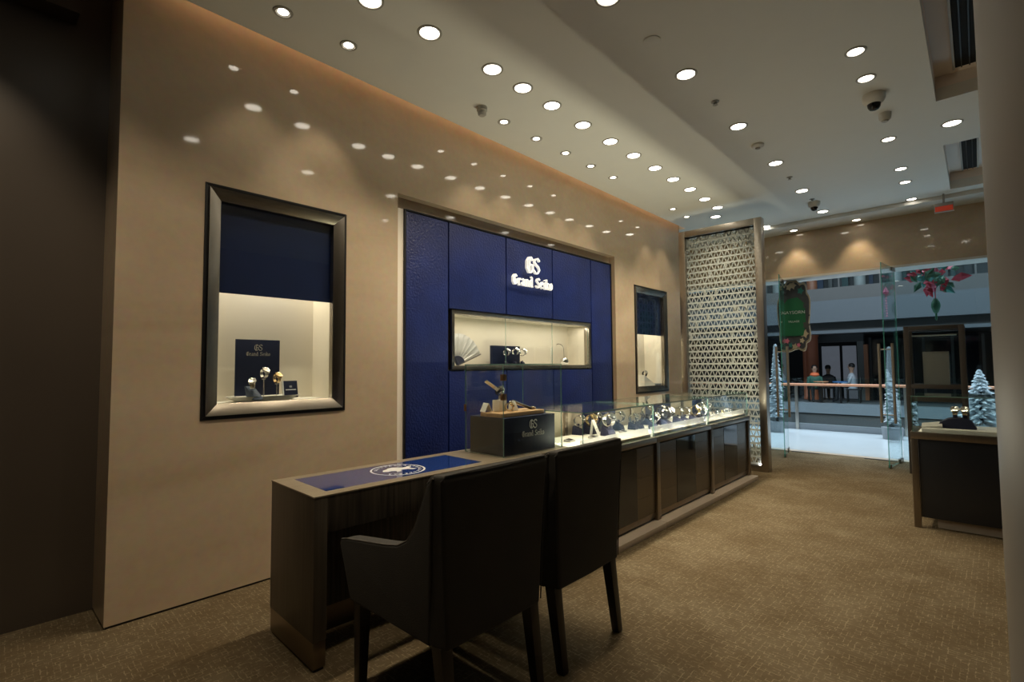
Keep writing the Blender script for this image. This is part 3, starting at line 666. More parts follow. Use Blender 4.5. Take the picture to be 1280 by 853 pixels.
q2 = on(690, 449, 0, -.12)
t = thing('slim_post', 'slim pale upright post behind the window glass joint', 'post', (-.12, q2.y, zb)); bx('shaft', -.135, -.12, q2.y-.012, q2.y+.012, zb, zb+.20, 'ceramic', t, .002); bx('foot', -.15, -.10, q2.y-.03, q2.y+.03, zb, zb+.008, 'ceramic', t, .002)

# ------------------------------------------------------------------ desk
DA = math.radians(-1.9); DO = Vector((1.130, 1.036, 0)); DW, DL, DZ = .490, 1.78, .742
t = thing('service_desk', 'dark wood service desk with blue glass inlay top and steel kick plates', 'desk', DO, DA)
def lb(name, u0, u1, l0, l1, z0, z1, mt, bev=.0): return MB().box(u0, u1, l0, l1, z0, z1).build(name, mt, t, bev, world=False)
lb('top_border', -DW, 0, 0, .085, DZ-.006, DZ, 'desk_edge'); lb('top_border', -DW, 0, 1.035, DL, DZ-.006, DZ, 'desk_edge')
lb('top_border', -DW, -.42, .085, 1.035, DZ-.006, DZ, 'desk_edge'); lb('top_border', -.07, 0, .085, 1.035, DZ-.006, DZ, 'desk_edge')
lb('blue_inlay', -.42, -.07, .085, 1.035, DZ-.006, DZ-.0005, 'blue_inlay')
lb('end_panel', -DW+.002, -.002, .002, .062, .125, DZ-.0065, 'desk_side', .001)
lb('end_panel', -DW+.002, -.002, DL-.062, DL-.002, .125, DZ-.0065, 'desk_side', .001)
lb('kick_plate', -DW+.004, -.004, .004, .060, .012, .124, 'kick_metal', .002); lb('kick_plate', -DW+.004, -.004, DL-.06, DL-.004, .012, .124, 'kick_metal', .002)
lb('foot', -DW+.01, -.01, .01, .054, 0, .012, 'black'); lb('foot', -DW+.01, -.01, DL-.054, DL-.01, 0, .012, 'black')
lb('apron', -.022, -.003, .062, DL-.062, DZ-.165, DZ-.0065, 'desk_wood', .001); lb('apron', -DW+.003, -DW+.022, .062, DL-.062, DZ-.165, DZ-.0065, 'desk_wood', .001)
lb('modesty_panel', -.30, -.28, .062, DL-.062, .13, DZ-.007, 'desk_wood'); lb('modesty_kick', -.296, -.284, .062, DL-.062, .012, .13, 'kick_metal')
# round emblem: ring, ring of letter ticks and a lion figure
ec = Vector((-.245, .575)); er = .148; m = MB(); n = 48
for r0, r1 in ((.93, 1.0),):
    for k in range(n):
        a, b = 2*math.pi*k/n, 2*math.pi*(k+1)/n
        m.add([(ec.x+er*r*math.cos(x), ec.y+er*r*math.sin(x), DZ+.0003) for r, x in ((r0, a), (r1, a), (r1, b), (r0, b))], [(0, 1, 2, 3)])
m.build('emblem_ring', 'silver_print', t, world=False)
m = MB()
for k in range(26):
    a = 2*math.pi*(k+.2)/26; 
    if 4.25 < a < 5.2: continue
    for (q0, q1) in ((.74, .86), (.74, .78)):
        w_ = .035 if q0+.05 < q1 else .075
        m.add([(ec.x+er*r*math.cos(x), ec.y+er*r*math.sin(x), DZ+.0003) for r, x in ((q0, a-w_), (q1, a-w_), (q1, a+w_), (q0, a+w_))], [(0, 1, 2, 3)])
m.build('emblem_lettering', 'silver_print', t, world=False)
lion = [(-.62, .02), (-.50, .22), (-.30, .30), (-.18, .42), (.02, .46), (.18, .36), (.24, .22), (.46, .20), (.60, .30), (.66, .12), (.52, .06), (.50, -.14), (.62, -.30), (.42, -.34), (.30, -.16), (.04, -.14), (-.06, -.34), (-.26, -.36), (-.18, -.18), (-.34, -.08), (-.50, -.12)]
MB().prism([(ec.x+er*1.0*-y, ec.y+er*1.0*x) for x, y in lion], DZ+.0002, DZ+.0008, lambda u, w, tt: (u, w, tt)).build('emblem_lion', 'silver_print', t, world=False)

# glass showcase standing on the desk
CO = Vector((1.108, 2.245, 0)); cw, cd, ch = .565, .37, .575
t = thing('desk_showcase', 'square glass showcase with brass hinges standing on the desk end', 'display case', (CO.x, CO.y, DZ), DA); g = .008
def lp(name, u0, u1, l0, l1, z0, z1): return MB().pane(u0, u1, l0, l1, z0, z1).build(name, ['glass_case', 'glass_edge'], t, world=False)
lp('side_pane', -cd, -g, 0, g, .001, ch-g); lp('side_pane', -cd, -g, cw-g, cw, .001, ch-g)
lp('front_pane', -g+.0005, 0, 0, cw, .001, ch-g); lp('back_pane', -cd, -cd+g, g, cw-g, .001, ch-g); lp('top_pane', -cd, 0, 0, cw, ch-g+.0005, ch)
for z in (ch-.085, ch-.205):
    MB().box(-.026, .004, -.005, -.0005, z-.020, z+.020).box(.0005, .005, -.005, .022, z-.020, z+.020).build('hinge', 'brass_hinge', t, .002, world=False)
MB().box(-cd-.004, -cd+.020, -.006, -.0005, ch-.31, ch-.265).build('lock', 'brass_hinge', t, .002, world=False)
D2W = t.matrix_basis.copy()
def dl(u, l, z): return D2W @ Vector((u, l, z))
phh = .234
t = thing('display_plinth', 'black display plinth with white Grand Seiko lettering inside the desk showcase', 'plinth', dl(-.18, .28, .001), DA)
D3 = t.matrix_basis.inverted()
MB().box(-.165, .158, -.255, .230, 0, phh).build('box', 'navy_card', t, .003, world=False)
MB().box(-.163, .156, -.2565, -.2552, .003, phh-.003).build('lit_side_skin', 'plinth_side_lit', t, world=False)  # thin skin, its paler colour stands for light on this face
lettering(t, lambda u, w, tt: (tt, .010+u, w), .215, .105, .1585, .1610, 'silver_print', split=True, world=False)
t = thing('wooden_board', 'light wooden board lying on the black display plinth', 'board', dl(-.16, .25, phh+.0015), DA+.05)
MB().box(-.10, .09, -.215, .215, 0, .026).build('plank', 'board_wood', t, .003, world=False)
zz = phh+.029
BZ = DZ+.001+zz                                     # top of the wooden board
ab = on(624.5, 514, 2, BZ); ab = Vector((max(min(ab.x, 1.0), .88), ab.y, BZ))
t = thing('acrylic_block', 'cream acrylic block carrying a raised watch on the wooden board', 'stand', ab, DA); MB().box(-.034, .034, -.034, .034, 0, .074).build('block', 'acrylic', t, .003, world=False); MB().tube([(0, 0, .074), (0, .006, .100)], .010, 8).build('neck', 'acrylic', t, world=False)
cdp = on(603, 515, 2, BZ); cdp.x = max(min(cdp.x, 1.0), .85)
t = thing('price_card', 'small white folded card standing on the wooden board', 'card', cdp, DA-.15)
MB().hexa([(-.03, .0, 0), (.03, .0, 0), (.03, .004, 0), (-.03, .004, 0)], [(-.03, .028, .056), (.03, .028, .056), (.03, .031, .056), (-.03, .031, .056)]).build('face', 'white_paper', t, world=False)
MB().hexa([(-.03, .055, 0), (.03, .055, 0), (.03, .058, 0), (-.03, .058, 0)], [(-.03, .0285, .056), (.03, .0285, .056), (.03, .0315, .056), (-.03, .0315, .056)]).build('back', 'white_paper', t, world=False)
def straight_watch(label, p, q, up=(.5, -.3, 1)):
    """a watch laid out straight from p (strap end) to q (strap end), the case past the middle"""
    p, q = Vector(p), Vector(q); d = (q-p).normalized(); s_ = d.cross(Vector(up)).normalized(); n_ = s_.cross(d); ln = (q-p).length
    M = Matrix(((d.x, s_.x, n_.x, p.x), (d.y, s_.y, n_.y, p.y), (d.z, s_.z, n_.z, p.z), (0, 0, 0, 1)))
    t = thing('wristwatch', label, 'watch', p, rot=M.to_euler()); c = ln*.80; m = MB(); x = 0
    while x < ln-.006:
        if abs(x+.004-c) > .02: m.box(x, x+.0078, -.0115, .0115, .0, .006)
        x += .0085
    m.build('bracelet', 'watch_steel', t, world=False)
    MB().lathe([(.021, 0), (.024, .003), (.024, .010), (.020, .013)], (c, 0, 0), 22).build('case', 'watch_steel', t, world=False, smooth=True)
    MB().lathe([(.0192, .0132), (.0192, .0140)], (c, 0, 0), 20).build('dial', 'dial_white', t, world=False)
    MB().lathe([(.003, .024), (.003, .029)], (c, 0, .006), 8, 'Y').build('crown', 'watch_steel', t, world=False)
straight_watch('steel watch slanting high over the acrylic block on its open bracelet', on(607, 477, 0, ab.x-.01), on(629, 492.5, 0, ab.x+.005))
put(W_['grey'], (ab.x, ab.y, BZ+.131), .2, 'dark looped watch perched on the cream acrylic block', sc=.9)
straight_watch('steel watch sloping down to the end of the wooden board', on(639.5, 502, 0, ab.x+.045), on(672, 514.0, 0, ab.x+.06))
t = thing('watch_wedge', 'white wedge under the sloping steel watch on the wooden board', 'stand', (ab.x+.04, ab.y+.085, BZ), DA); MB().hexa([(-.02, -.025, 0), (.03, -.025, 0), (.03, .03, 0), (-.02, .03, 0)], [(-.015, -.015, .064), (.022, -.015, .064), (.022, .0, .064), (-.015, .0, .064)]).build('wedge', 'white_paper', t, .002, world=False)
put(W_['gold'], (ab.x+.062, ab.y+.03, BZ+.0285), .3, 'gold looped watch lying on the wooden board', sc=.85)
put(W_['grey'], dl(-.22, .30, zz+.031), .5, 'dark steel watch standing at the back of the wooden board', sc=.9)

# ------------------------------------------------------------------ display counters
CF = 1.30; CB = .72; KZ = .715; GZ = .985; CY = [2.84, 3.845, 4.985, 6.130]
def counter(y0, y1, label, last):
    t = thing('display_counter', label, 'display counter', ((CF+CB)/2, (y0+y1)/2, 0), group='row of glass topped display counters')
    bx('base_step', CB+.02, CF+.075, y0+.002, y1-.002, 0, .045, 'plinth_stone', t, .003)
    bx('carcass', CB+.01, CF-.035, y0+.01, y1-.01, .05, KZ-.06, 'black', t)
    pw = .058; posts = [(y0, y0+pw)] if not last else [(y0, y0+pw), (y1-pw, y1)]
    for a, b in posts: bx('post', CF-.045, CF, a+.001, b-.001, .0455, KZ-.046, 'bronze_steel', t, .002)
    if last: bx('post', CB+.01, CB+.055, y1-pw, y1-.001, .0455, KZ-.046, 'bronze_steel', t, .002)
    bx('bottom_rail', CF-.034, CF-.022, y0+pw, y1-(pw if last else .001), .062, .105, 'kick_metal', t, .001)
    yy0, yy1 = y0+pw+.002, y1-(pw if last else 0)-.002; w = yy1-yy0; s1, s2 = yy0+w*.315, yy0+w*.685
    for a, b in ((yy0, s1-.002), (s2+.002, yy1)):
        zz_ = [.108, .262, .418, .573, KZ-.062]
        for k in range(4): bx('laminate_panel', CF-.034, CF-.018, a, b, zz_[k]+.0008, zz_[k+1]-.0008, 'panel_laminate', t)
    bx('glass_door', CF-.034, CF-.016, s1, s2, .108, KZ-.062, 'dark_glass', t)
    bx('top_rail', CF-.045, CF+.004, y0+.001, y1-.001, KZ-.0455, KZ, 'bronze_steel', t, .003)
    bx('deck', CB+.012, CF-.046, y0+.002, y1-.002, KZ-.055, KZ, 'white_deck', t)
    for k in range(2):                                   # trays lying along the front edge
        a = y0+.03+(y1-y0-.05)*k/2; b = a+(y1-y0-.05)/2-.012
        bx('tray', CB+.06, CF-.050, a, b, KZ+.0005, KZ+.022, 'white_deck', t, .003)
        bx('tray_lip', CF-.049, CF-.036, a, b, KZ+.0005, KZ+.024, 'desk_edge', t, .001)
    MB().pane(CF-.030, CF-.022, y0+.002, y1-.002, KZ+.0005, GZ-.0085).build('front_glass', ['glass_case', 'glass_edge'], t)
    MB().pane(CB+.005, CF-.018, y0+.001, y1-.001, GZ-.008, GZ).build('top_glass', ['glass_case', 'glass_edge'], t)
    MB().pane(CB+.045, CF-.031, y0+.004, y0+.010, KZ+.0005, GZ-.0085).build('divider_glass', ['glass_case', 'glass_edge'], t)
    if last: MB().pane(CB+.045, CF-.031, y1-.010, y1-.004, KZ+.0005, GZ-.0085).build('end_glass', ['glass_case', 'glass_edge'], t)
    ww = (y1-y0)/4.0
    for k, mt in enumerate(('navy_satin', 'beige_panel', 'beige_panel', 'navy_satin')):
        bx('back_door', CB+.015, CB+.030, y0+ww*k+.004, y0+ww*(k+1)-.004, KZ+.0005, GZ-.0085, mt, t, .002)
    bx('back_post', CB+.028, CB+.044, (y0+y1)/2-.022, (y0+y1)/2+.022, KZ+.0005, GZ-.0085, 'bronze_steel', t)
    bx('led_strip', CF-.036, CF-.0315, y0+.04, y1-.04, GZ-.016, GZ-.010, 'bronze_steel', t)
    area_light('counter_led', (CF-.045, (y0+y1)/2, GZ-.028), (.02, y1-y0-.1), 8.0, (1, .90, .72), (0, math.radians(-28), 0), parent=t)
    a, b = y0+.02, y1-.02
    MB().hexa([(CF-.0575, a, KZ+.0225), (CF-.0545, a, KZ+.0225), (CF-.0545, b, KZ+.0225), (CF-.0575, b, KZ+.0225)], [(CF-.0635, a, KZ+.075), (CF-.0605, a, KZ+.075), (CF-.0605, b, KZ+.075), (CF-.0635, b, KZ+.075)]).build('added_cutoff_fin', 'fin_frosted', t)  # added fin, leaned and half clear to shape the uplight on the ceiling
    area_light('counter_uplight', (CF-.061, (y0+y1)/2, KZ+.026), (.004, y1-y0-.06), 12.0, (1, .90, .66), (math.pi, 0, 0), parent=t)
    return t
counter(CY[0], CY[1], 'display counter joined to the desk end showcase, behind the chairs', False)
counter(CY[1], CY[2], 'middle display counter of the row with posts either side of dark glass', False)
counter(CY[2], CY[3], 'end display counter of the row standing by the lattice screen', True)

DZK = KZ+.0225
def wpos(px, py, sc=1.0):
    q = on(px, py, 2, DZK); y = q.y
    for a, b in zip(CY[:-1], CY[1:]):
        if a-.06 < y < b: y = min(max(y, a+.015+.031*sc), b-.012-.031*sc); break
    return Vector((min(max(q.x, CB+.05+.033*sc), CF-.067-.037*sc), y, DZK))
plan = [  # photo pixel of the stand foot, watch kind, turn, size, label
 (718, 543, 'dark', .2, 1.15, 'dark dialled steel watch, first on the navy stands by the desk showcase'),
 (727, 538, 'strap', .3, 1.15, 'black strapped watch between two steel watches by the desk showcase'),
 (736, 543, 'gold', .0, 1.15, 'gold watch on its stand beside the slanted white card'),
 (760, 545, 'dark', -.2, 1.3, 'large dark dialled steel watch just past the slanted white card'),
 (771, 538, 'white', .1, 1.15, 'white dialled steel watch before the beige back door of the first counter'),
 (791, 537, 'white', .1, 1.0, 'white dialled watch at the start of the middle counter'),
 (799, 536, 'grey', .2, 1.0, 'dark steel watch beside the white dialled one at the start of the middle counter'),
 (808, 531, 'dark', .1, 1.3, 'dark dialled watch raised on its stand in the middle counter'),
 (817, 537, 'white', .0, 1.05, 'white dialled steel watch low at the front of the middle counter'),
 (824, 531, 'strap', .3, 1.25, 'black strapped watch before the back post of the middle counter'),
 (833, 535, 'grey', -.1, 1.35, 'large dark steel watch at the front of the middle counter'),
 (847, 530, 'white', .1, 1.15, 'white dialled steel watch near the far end of the middle counter'),
 (856, 529, 'grey', .2, 1.1, 'dark steel watch at the far end of the middle counter'),
 (866, 530, 'gold', .0, 1.2, 'gold watch at the start of the end counter'),
 (875, 523, 'dark', .2, 1.2, 'dark dialled steel watch behind the gold one in the end counter'),
 (881, 521, 'white', .1, 1.3, 'white dialled watch raised highest in the end counter'),
 (877, 527, 'white', .1, 1.0, 'white dialled steel watch low at the front of the end counter'),
]
placed = []
for px, py, kd, rz, sc, lb_ in plan:
    sc *= 1.22
    q = wpos(px, py, sc)
    while any(abs(q.x-o_.x) < .064*sc and abs(q.y-o_.y) < .066*sc for o_ in placed): q.y += .012
    placed.append(q.copy()); st = put(STAND, q, rz, 'navy stand under the '+' '.join(lb_.replace(',', '').split()[:12]), 'watch stands in the counters', sc=sc)
    put(W_[kd], (q.x+.006*sc*math.cos(rz), q.y+.006*sc*math.sin(rz), q.z+(.052+.031*.94)*sc*.985), rz, lb_, None, sc=sc)
for k in range(6):
    q = Vector((1.10-.012*(k % 2), 5.60+.088*k, DZK))
    put(W_[('grey', 'white', 'gold', 'white', 'white', 'grey')[k]], (q.x, q.y, q.z+.0300), 0, ('dark steel', 'white dialled', 'gold', 'white dialled', 'white dialled', 'dark steel')[k]+' watch lying in the end counter, '+ORD[5-k]+' from the lattice screen', 'watches lying in the end counter', rot=(math.pi/2*.0, .35, .2*k-.4), sc=.85)
q = wpos(749, 545); t = thing('slanted_card', 'white slanted picture card between the watches of the first counter', 'card', q, .15)
MB().hexa([(.0, -.024, 0), (.004, -.024, 0), (.004, .024, 0), (.0, .024, 0)], [(-.055, -.024, .125), (-.051, -.024, .125), (-.051, .024, .125), (-.055, .024, .125)]).build('card', 'white_paper', t, world=False)
MB().hexa([(-.075, -.02, 0), (-.071, -.02, 0), (-.071, .02, 0), (-.075, .02, 0)], [(-.058, -.02, .118), (-.056, -.02, .118), (-.056, .02, .118), (-.058, .02, .118)]).build('back_leg', 'white_paper', t, world=False)
MB().hexa([(-.0195, -.014, .052), (-.0188, -.014, .052), (-.0188, .014, .052), (-.0195, .014, .052)], [(-.0418, -.014, .1), (-.0411, -.014, .1), (-.0411, .014, .1), (-.0418, .014, .1)]).build('picture', 'dial_dark', t, world=False)
for px, py, lb_ in ((712, 552, 'small grey tablet lying at the near end of the first counter'), (742, 548, 'small grey tablet lying before the slanted white card'), (780, 541, 'small grey tablet lying at the far end of the first counter')):
    q = wpos(px, py); t = thing('price_tablet', lb_, 'price tablet', q, .2); MB().hexa([(-.03, -.045, 0), (.03, -.045, 0), (.03, .045, 0), (-.03, .045, 0)], [(-.028, -.043, .018), (.028, -.043, .008), (.028, .043, .008), (-.028, .043, .018)]).build('slab', 'plastic_grey', t, .001, world=False)
    MB().add([(-.02, -.035, .0172), (.02, -.035, .0104), (.02, .035, .0104), (-.02, .035, .0172)], [(0, 1, 2, 3)]).build('face', 'dial_dark', t, world=False)

# ------------------------------------------------------------------ chairs
def make_chair():
    t = thing('armchair', 'x', 'chair'); F = lambda u, w, tt: (u, tt, w)
    side = [(.075, .345), (.012, .560), (.02, .582), (.06, .592), (.34, .632), (.43, .650), (.49, .680), (.54, .738), (.585, .82), (.625, .905), (.655, .925), (.60, .345)]
    for s_ in (-1, 1):
        pts = side; m = MB(); n = len(pts)
        def yw(u, w, o): return s_*((.262+.034*(w-.345)/.58) - (0 if o else .075))
        va = [(u, yw(u, w, True), w) for u, w in pts]; vb = [(u, yw(u, w, False), w) for u, w in pts]
        m.add(va+vb, [tuple(range(n)), tuple(reversed(range(n, 2*n)))]+[(i, (i+1) % n, n+(i+1) % n, n+i) for i in range(n)])
        a = m.build('arm', 'chair_fabric', t, .012, world=False, segs=3)
        MB().tube([(u, yw(u, w, True)-s_*.006, w+.002) for u, w in pts[1:11]], .0032, 6).build('piping', 'piping', a, world=False)
    # backrest, full width, leaning back a little, sides drawn in towards the foot
    m = MB(); rows = [(.345, .262, .595, .665), (.60, .277, .578, .668), (.80, .289, .600, .676), (.905, .296, .622, .684), (.935, .294, .640, .682)]
    vs = []; 
    for z, h, u0, u1 in rows:
        vs += [(u0, -h, z), (u0, h, z), (u1+.006, h-.02, z), (u1+.012, 0, z), (u1+.006, -h+.02, z)]
    fs = [(0, 4, 3, 2, 1), tuple(20+i for i in range(5))]
    for r in range(4):
        for k in range(5): fs.append((r*5+k, r*5+(k+1) % 5, r*5+5+(k+1) % 5, r*5+5+k))
    b = m.add(vs, fs).build('backrest', 'chair_fabric', t, .014, world=False, segs=3)
    MB().tube([(.668, -.250, .36), (.672, -.263, .62), (.682, -.279, .918), (.686, -.262, .934), (.692, 0, .936), (.686, .262, .934), (.682, .279, .918), (.672, .263, .62), (.668, .250, .36)], .0028, 6).build('piping', 'chair_fabric', b, world=False)
    MB().box(.03, .60, -.19, .19, .345, .470).build('seat', 'chair_fabric', t, .02, world=False, segs=3)
    for u, v, du in ((.095, -.215, -.01), (.095, .215, -.01), (.625, -.228, .045), (.625, .228, .045)):
        a, c = .026, .019
        MB().hexa([(u+du-c, v-c, 0), (u+du+c, v-c, 0), (u+du+c, v+c, 0), (u+du-c, v+c, 0)], [(u-a, v-a, .352), (u+a, v-a, .352), (u+a, v+a, .352), (u-a, v+a, .352)]).build('leg', 'chair_leg', t, .003, world=False)
    return t
ch1 = make_chair(); ch1.location = (1.245, 1.362, 0); ch1.rotation_euler = (0, 0, .0); ch1['label'] = 'black upholstered armchair at the emblem end of the desk'; ch1['group'] = 'armchairs at the desk'
ch2 = copy_tree(ch1, (1.235, 1.972, 0), (0, 0, .02), 'black upholstered armchair nearer the glass desk showcase', 'armchairs at the desk')

# ------------------------------------------------------------------ lattice screen
SYY = 6.62; sx0 = on(849, 291.3, 1, SYY).x; sx1 = 1.355; sz1 = on(953.7, 271.2, 1, SYY).z; fw = .085
t = thing('lattice_screen', 'tall steel framed glass screen with white triangle lattice at the counter end', 'screen', ((sx0+sx1)/2, SYY, 0))
bx('post', sx0, sx0+fw, SYY-.03, SYY+.09, 0, sz1, 'steel_frame', t, .003); bx('post', sx1-fw, sx1, SYY-.03, SYY+.09, 0, sz1, 'steel_frame', t, .003)
bx('top_rail', sx0+fw, sx1-fw, SYY-.028, SYY+.088, sz1-fw, sz1, 'steel_frame', t, .003); bx('bottom_rail', sx0+fw, sx1-fw, SYY-.028, SYY+.088, 0, .075, 'steel_frame', t, .003)
gx0, gx1, gz0, gz1 = sx0+fw, sx1-fw, .075, sz1-fw
MB().pane(gx0, gx1, SYY+.03, SYY+.038, gz0, gz1).build('glass_sheet', ['glass', 'glass_edge'], t)
m = MB(); pitch = .082; rows = int((gz1-gz0)/pitch); cwid = .036; ncol = int((gx1-gx0)/cwid); rnd = random.Random(3)
def quad(a, b, c, d): m.add([(p[0], SYY+.0285, p[1]) for p in (a, b, c, d)], [(0, 1, 2, 3)])
for r in range(rows+1):
    z0 = gz0+r*pitch; z1 = min(z0+pitch, gz1); quad((gx0, z0), (gx1, z0), (gx1, z0+.022), (gx0, z0+.022))
    if z1-z0 < pitch*.8: quad((gx0, z0), (gx1, z0), (gx1, z1), (gx0, z1)); continue
    off = rnd.random()*.04
    for k in range(-1, ncol+1):
        xa = gx0+off+k*cwid; up = (k+r) % 2 == 0; lo, hi = z0+.022, z1; th = .012
        b0, t0 = (xa, xa+cwid*.62) if up else (xa+cwid*.62, xa)
        cl = lambda v: min(max(v, gx0), gx1)
        quad((cl(b0-th/2), lo), (cl(b0+th/2), lo), (cl(t0+th/2), hi), (cl(t0-th/2), hi))
        if rnd.random() < (.05 if r < rows-3 else .4): quad((cl(xa), lo), (cl(xa+cwid), lo), (cl(xa+cwid), hi), (cl(xa), hi))
la = m.build('triangle_lattice', 'frost_film', t); la['kind'] = 'stuff'
bx('uplight', sx1-fw-.035, sx1-fw-.012, SYY-.0, SYY+.02, .0755, .088, 'lamp_lens_cool', t)

# ------------------------------------------------------------------ glass shop front, doors
DL0, DL1 = 1.10, 2.47
def sheet(name, label, x0, x1, y0, y1, z0, z1, cat='glass panel'): return tag(MB().pane(x0, x1, y0, y1, z0, z1).build(name, ['glass_facade', 'glass_edge_bright']), label, cat)
sheet('front_glass_panel', 'fixed glass panel of the shop front beside the lattice screen', -.98, DL0-.01, FY, FY+.012, .005, HB-.031)
sheet('front_glass_panel', 'fixed glass panel of the shop front behind the dark display tower', DL1+.01, 6.0, FY, FY+.012, .005, HB-.031)
def glass_door(hx, ang, label, group):
    t = thing('glass_door', label, 'door', (hx, FY, 0), ang, group); w = .66
    MB().pane(0, w, -.006, .006, .012, HB-.04).build('leaf', ['glass_facade', 'glass_edge_bright'], t, world=False)
    for s_ in (-1, 1):
        MB().tube([(w-.055, s_*.07, .56), (w-.055, s_*.07, 1.555)], .016, 12).build('pull_bar', 'pull_metal', t, world=False, smooth=True)
    for z in (.66, 1.48): MB().tube([(w-.055, -.07, z), (w-.055, .07, z)], .008, 8).build('bar_bolt', 'bronze_steel', t, world=False)
    MB().box(-.005, .16, -.014, .014, .002, .055).build('pivot_shoe', 'bronze_steel', t, .002, world=False)
    MB().box(w-.06, w-.01, -.016, .016, .002, .05).build('bottom_lock', 'bronze_steel', t, .004, world=False)
    MB().box(-.005, .16, -.014, .014, HB-.085, HB-.036).build('top_patch', 'bronze_steel', t, .002, world=False)
glass_door(DL1-.005, math.radians(-96), 'open glass door leaf with long pull bars beside the dark display tower', 'entrance glass doors')
glass_door(DL0+.005, math.radians(-80), 'open glass door leaf with long pull bars beside the lattice screen', 'entrance glass doors')
for x0 in (DL0+.05, DL1-.42): tag(bx('floor_spring_plate', x0, x0+.36, FY-.04, FY+.0, .0, .006, 'black'), 'dark floor spring plate at the glass door foot beside the '+('lattice screen' if x0 < 1.5 else 'display tower'), 'plate', 'floor spring plates')

# hanging mall sign seen through the doorway
p0, p1 = on(974, 400, 1, 8.62), on(1012, 400, 1, 8.62); sxc = (p0.x+p1.x)/2; sT, sB = HB-.035, on(992, 440, 1, 8.62).z; sw = (p1.x-p0.x)*1.02; sh = sT-sB
t = thing('hanging_sign', 'green GAYSORN VILLAGE sign with scalloped floral border hanging in the entrance', 'sign', (sxc, 8.62, sB), math.radians(8))
def scallop(k):
    pts = []; n = 60
    for i in range(n):
        a = 2*math.pi*i/n; rr = 1+.13*abs(math.sin(4.5*a+.5))-.06
        x = math.copysign(abs(math.cos(a))**.62, math.cos(a)); z = math.copysign(abs(math.sin(a))**.62, math.sin(a))
        pts.append((sw/2*x*rr*k, sh/2+sh/2*z*rr*k*.97))
    return pts
YF = lambda u, w, tt: (u, tt, w)
MB().prism(scallop(1.0), -.02, .05, YF).build('rim', 'sign_gold', t, world=False)
MB().prism(scallop(.93), -.034, -.0205, YF).build('floral_face', 'sign_floral', t, world=False)
MB().prism([(-sw*.28, sh*.22), (sw*.28, sh*.22), (sw*.37, sh*.40), (sw*.36, sh*.66), (sw*.14, sh*.76), (-sw*.18, sh*.74), (-sw*.37, sh*.62), (-sw*.36, sh*.36)], -.044, -.0345, YF).build('green_plate', 'sign_green', t, world=False)
def text_mesh(s_, size, mt, parent, loc, depth=.002):
    cu = bpy.data.curves.new('lettering', 'FONT'); cu.body = s_; cu.size = size; cu.align_x = 'CENTER'; cu.extrude = depth
    ob = bpy.data.objects.new('tmp', cu); COL.objects.link(ob); dg = bpy.context.evaluated_depsgraph_get()
    me = bpy.data.meshes.new_from_object(ob.evaluated_get(dg)); bpy.data.objects.remove(ob, do_unlink=True)
    me.transform(Matrix.Translation(loc) @ Matrix.Rotation(math.pi/2, 4, 'X')); me.materials.clear(); me.materials.append(MATS[mt])
    o = bpy.data.objects.new('lettering', me); COL.objects.link(o); o.parent = parent; return o
text_mesh('GAYSORN', .066, 'silver_print', t, (0, -.046, sh*.53)); text_mesh('VILLAGE', .040, 'silver_print', t, (0, -.046, sh*.41))
rnd = random.Random(5)
for k in range(20):      # flowers and petals round the border
    a = 2*math.pi*k/20; x, z = sw*.40*math.cos(a), sh/2+sh*.43*math.sin(a); r = rnd.uniform(.03, .055)
    pts = [(x+r*(1+.35*math.cos(5*b))*math.cos(b)*.8, z+r*(1+.35*math.cos(5*b))*math.sin(b)) for b in [2*math.pi*j/15 for j in range(15)]]
    MB().prism(pts, -.042-.004*(k % 2), -.0345, YF).build('flower', rnd.choice(['pink', 'sign_gold', 'mall_trim', 'sign_floral', 'teal', 'sign_floral']), t, world=False)
for x in (-.08, .08): MB().tube([(x, .015, sh*.95), (x, .015, sh+.004)], .004, 6).build('hanger', 'chrome', t, world=False)

# ------------------------------------------------------------------ display tower and low showcase by the right side
ty = 7.62; A = on(1133, 500, 1, ty).x; B = on(1207, 440, 1, ty).x; tz1 = on(1165, 407, 1, ty).z; iz0, iz1 = on(1165, 481, 1, ty).z, on(1165, 417, 1, ty).z; D = .42
t = thing('display_tower', 'dark framed open display tower with glass box beside the open door', 'display case', ((A+B)/2, ty+D/2, 0)); f_ = .052
for x in (A, B-f_):
    for y in (ty, ty+D-f_): bx('post', x, x+f_, y, y+f_, 0, tz1, 'tower_metal', t, .002)
for z0, z1 in ((tz1-f_, tz1), (iz0-.05, iz0), (iz0-.20, iz0-.14)):
    bx('rail', A+f_, B-f_, ty+.002, ty+f_-.002, z0, z1, 'tower_metal', t, .002); bx('rail', A+f_, B-f_, ty+D-f_+.002, ty+D-.002, z0, z1, 'tower_metal', t, .002)
bx('deck', A+f_, B-f_, ty+f_, ty+D-f_, iz0-.05, iz0-.01, 'desk_wood', t); bx('lower_shelf', A+f_, B-f_, ty+f_, ty+D-f_, iz0-.20, iz0-.17, 'desk_wood', t)
bx('roof', A+f_, B-f_, ty+f_, ty+D-f_, tz1-.03, tz1-.002, 'desk_wood', t); bx('light_bar', A+f_+.02, B-f_-.02, ty+f_+.01, ty+f_+.05, iz1-.028, iz1-.012, 'frost_film', t)
MB().pane(A+f_, B-f_, ty+.02, ty+.026, iz0, iz1).build('glass_pane', ['glass', 'glass_edge'], t); MB().pane(A+f_, B-f_, ty+D-.026, ty+D-.02, iz0, iz1).build('glass_pane', ['glass', 'glass_edge'], t)
for x in (A+.02, B-.026): MB().pane(x, x+.006, ty+f_, ty+D-f_, iz0, iz1).build('glass_pane', ['glass', 'glass_edge'], t)
p0, p1 = on(1153, 440, 1, ty+.16), on(1188, 480, 1, ty+.16)
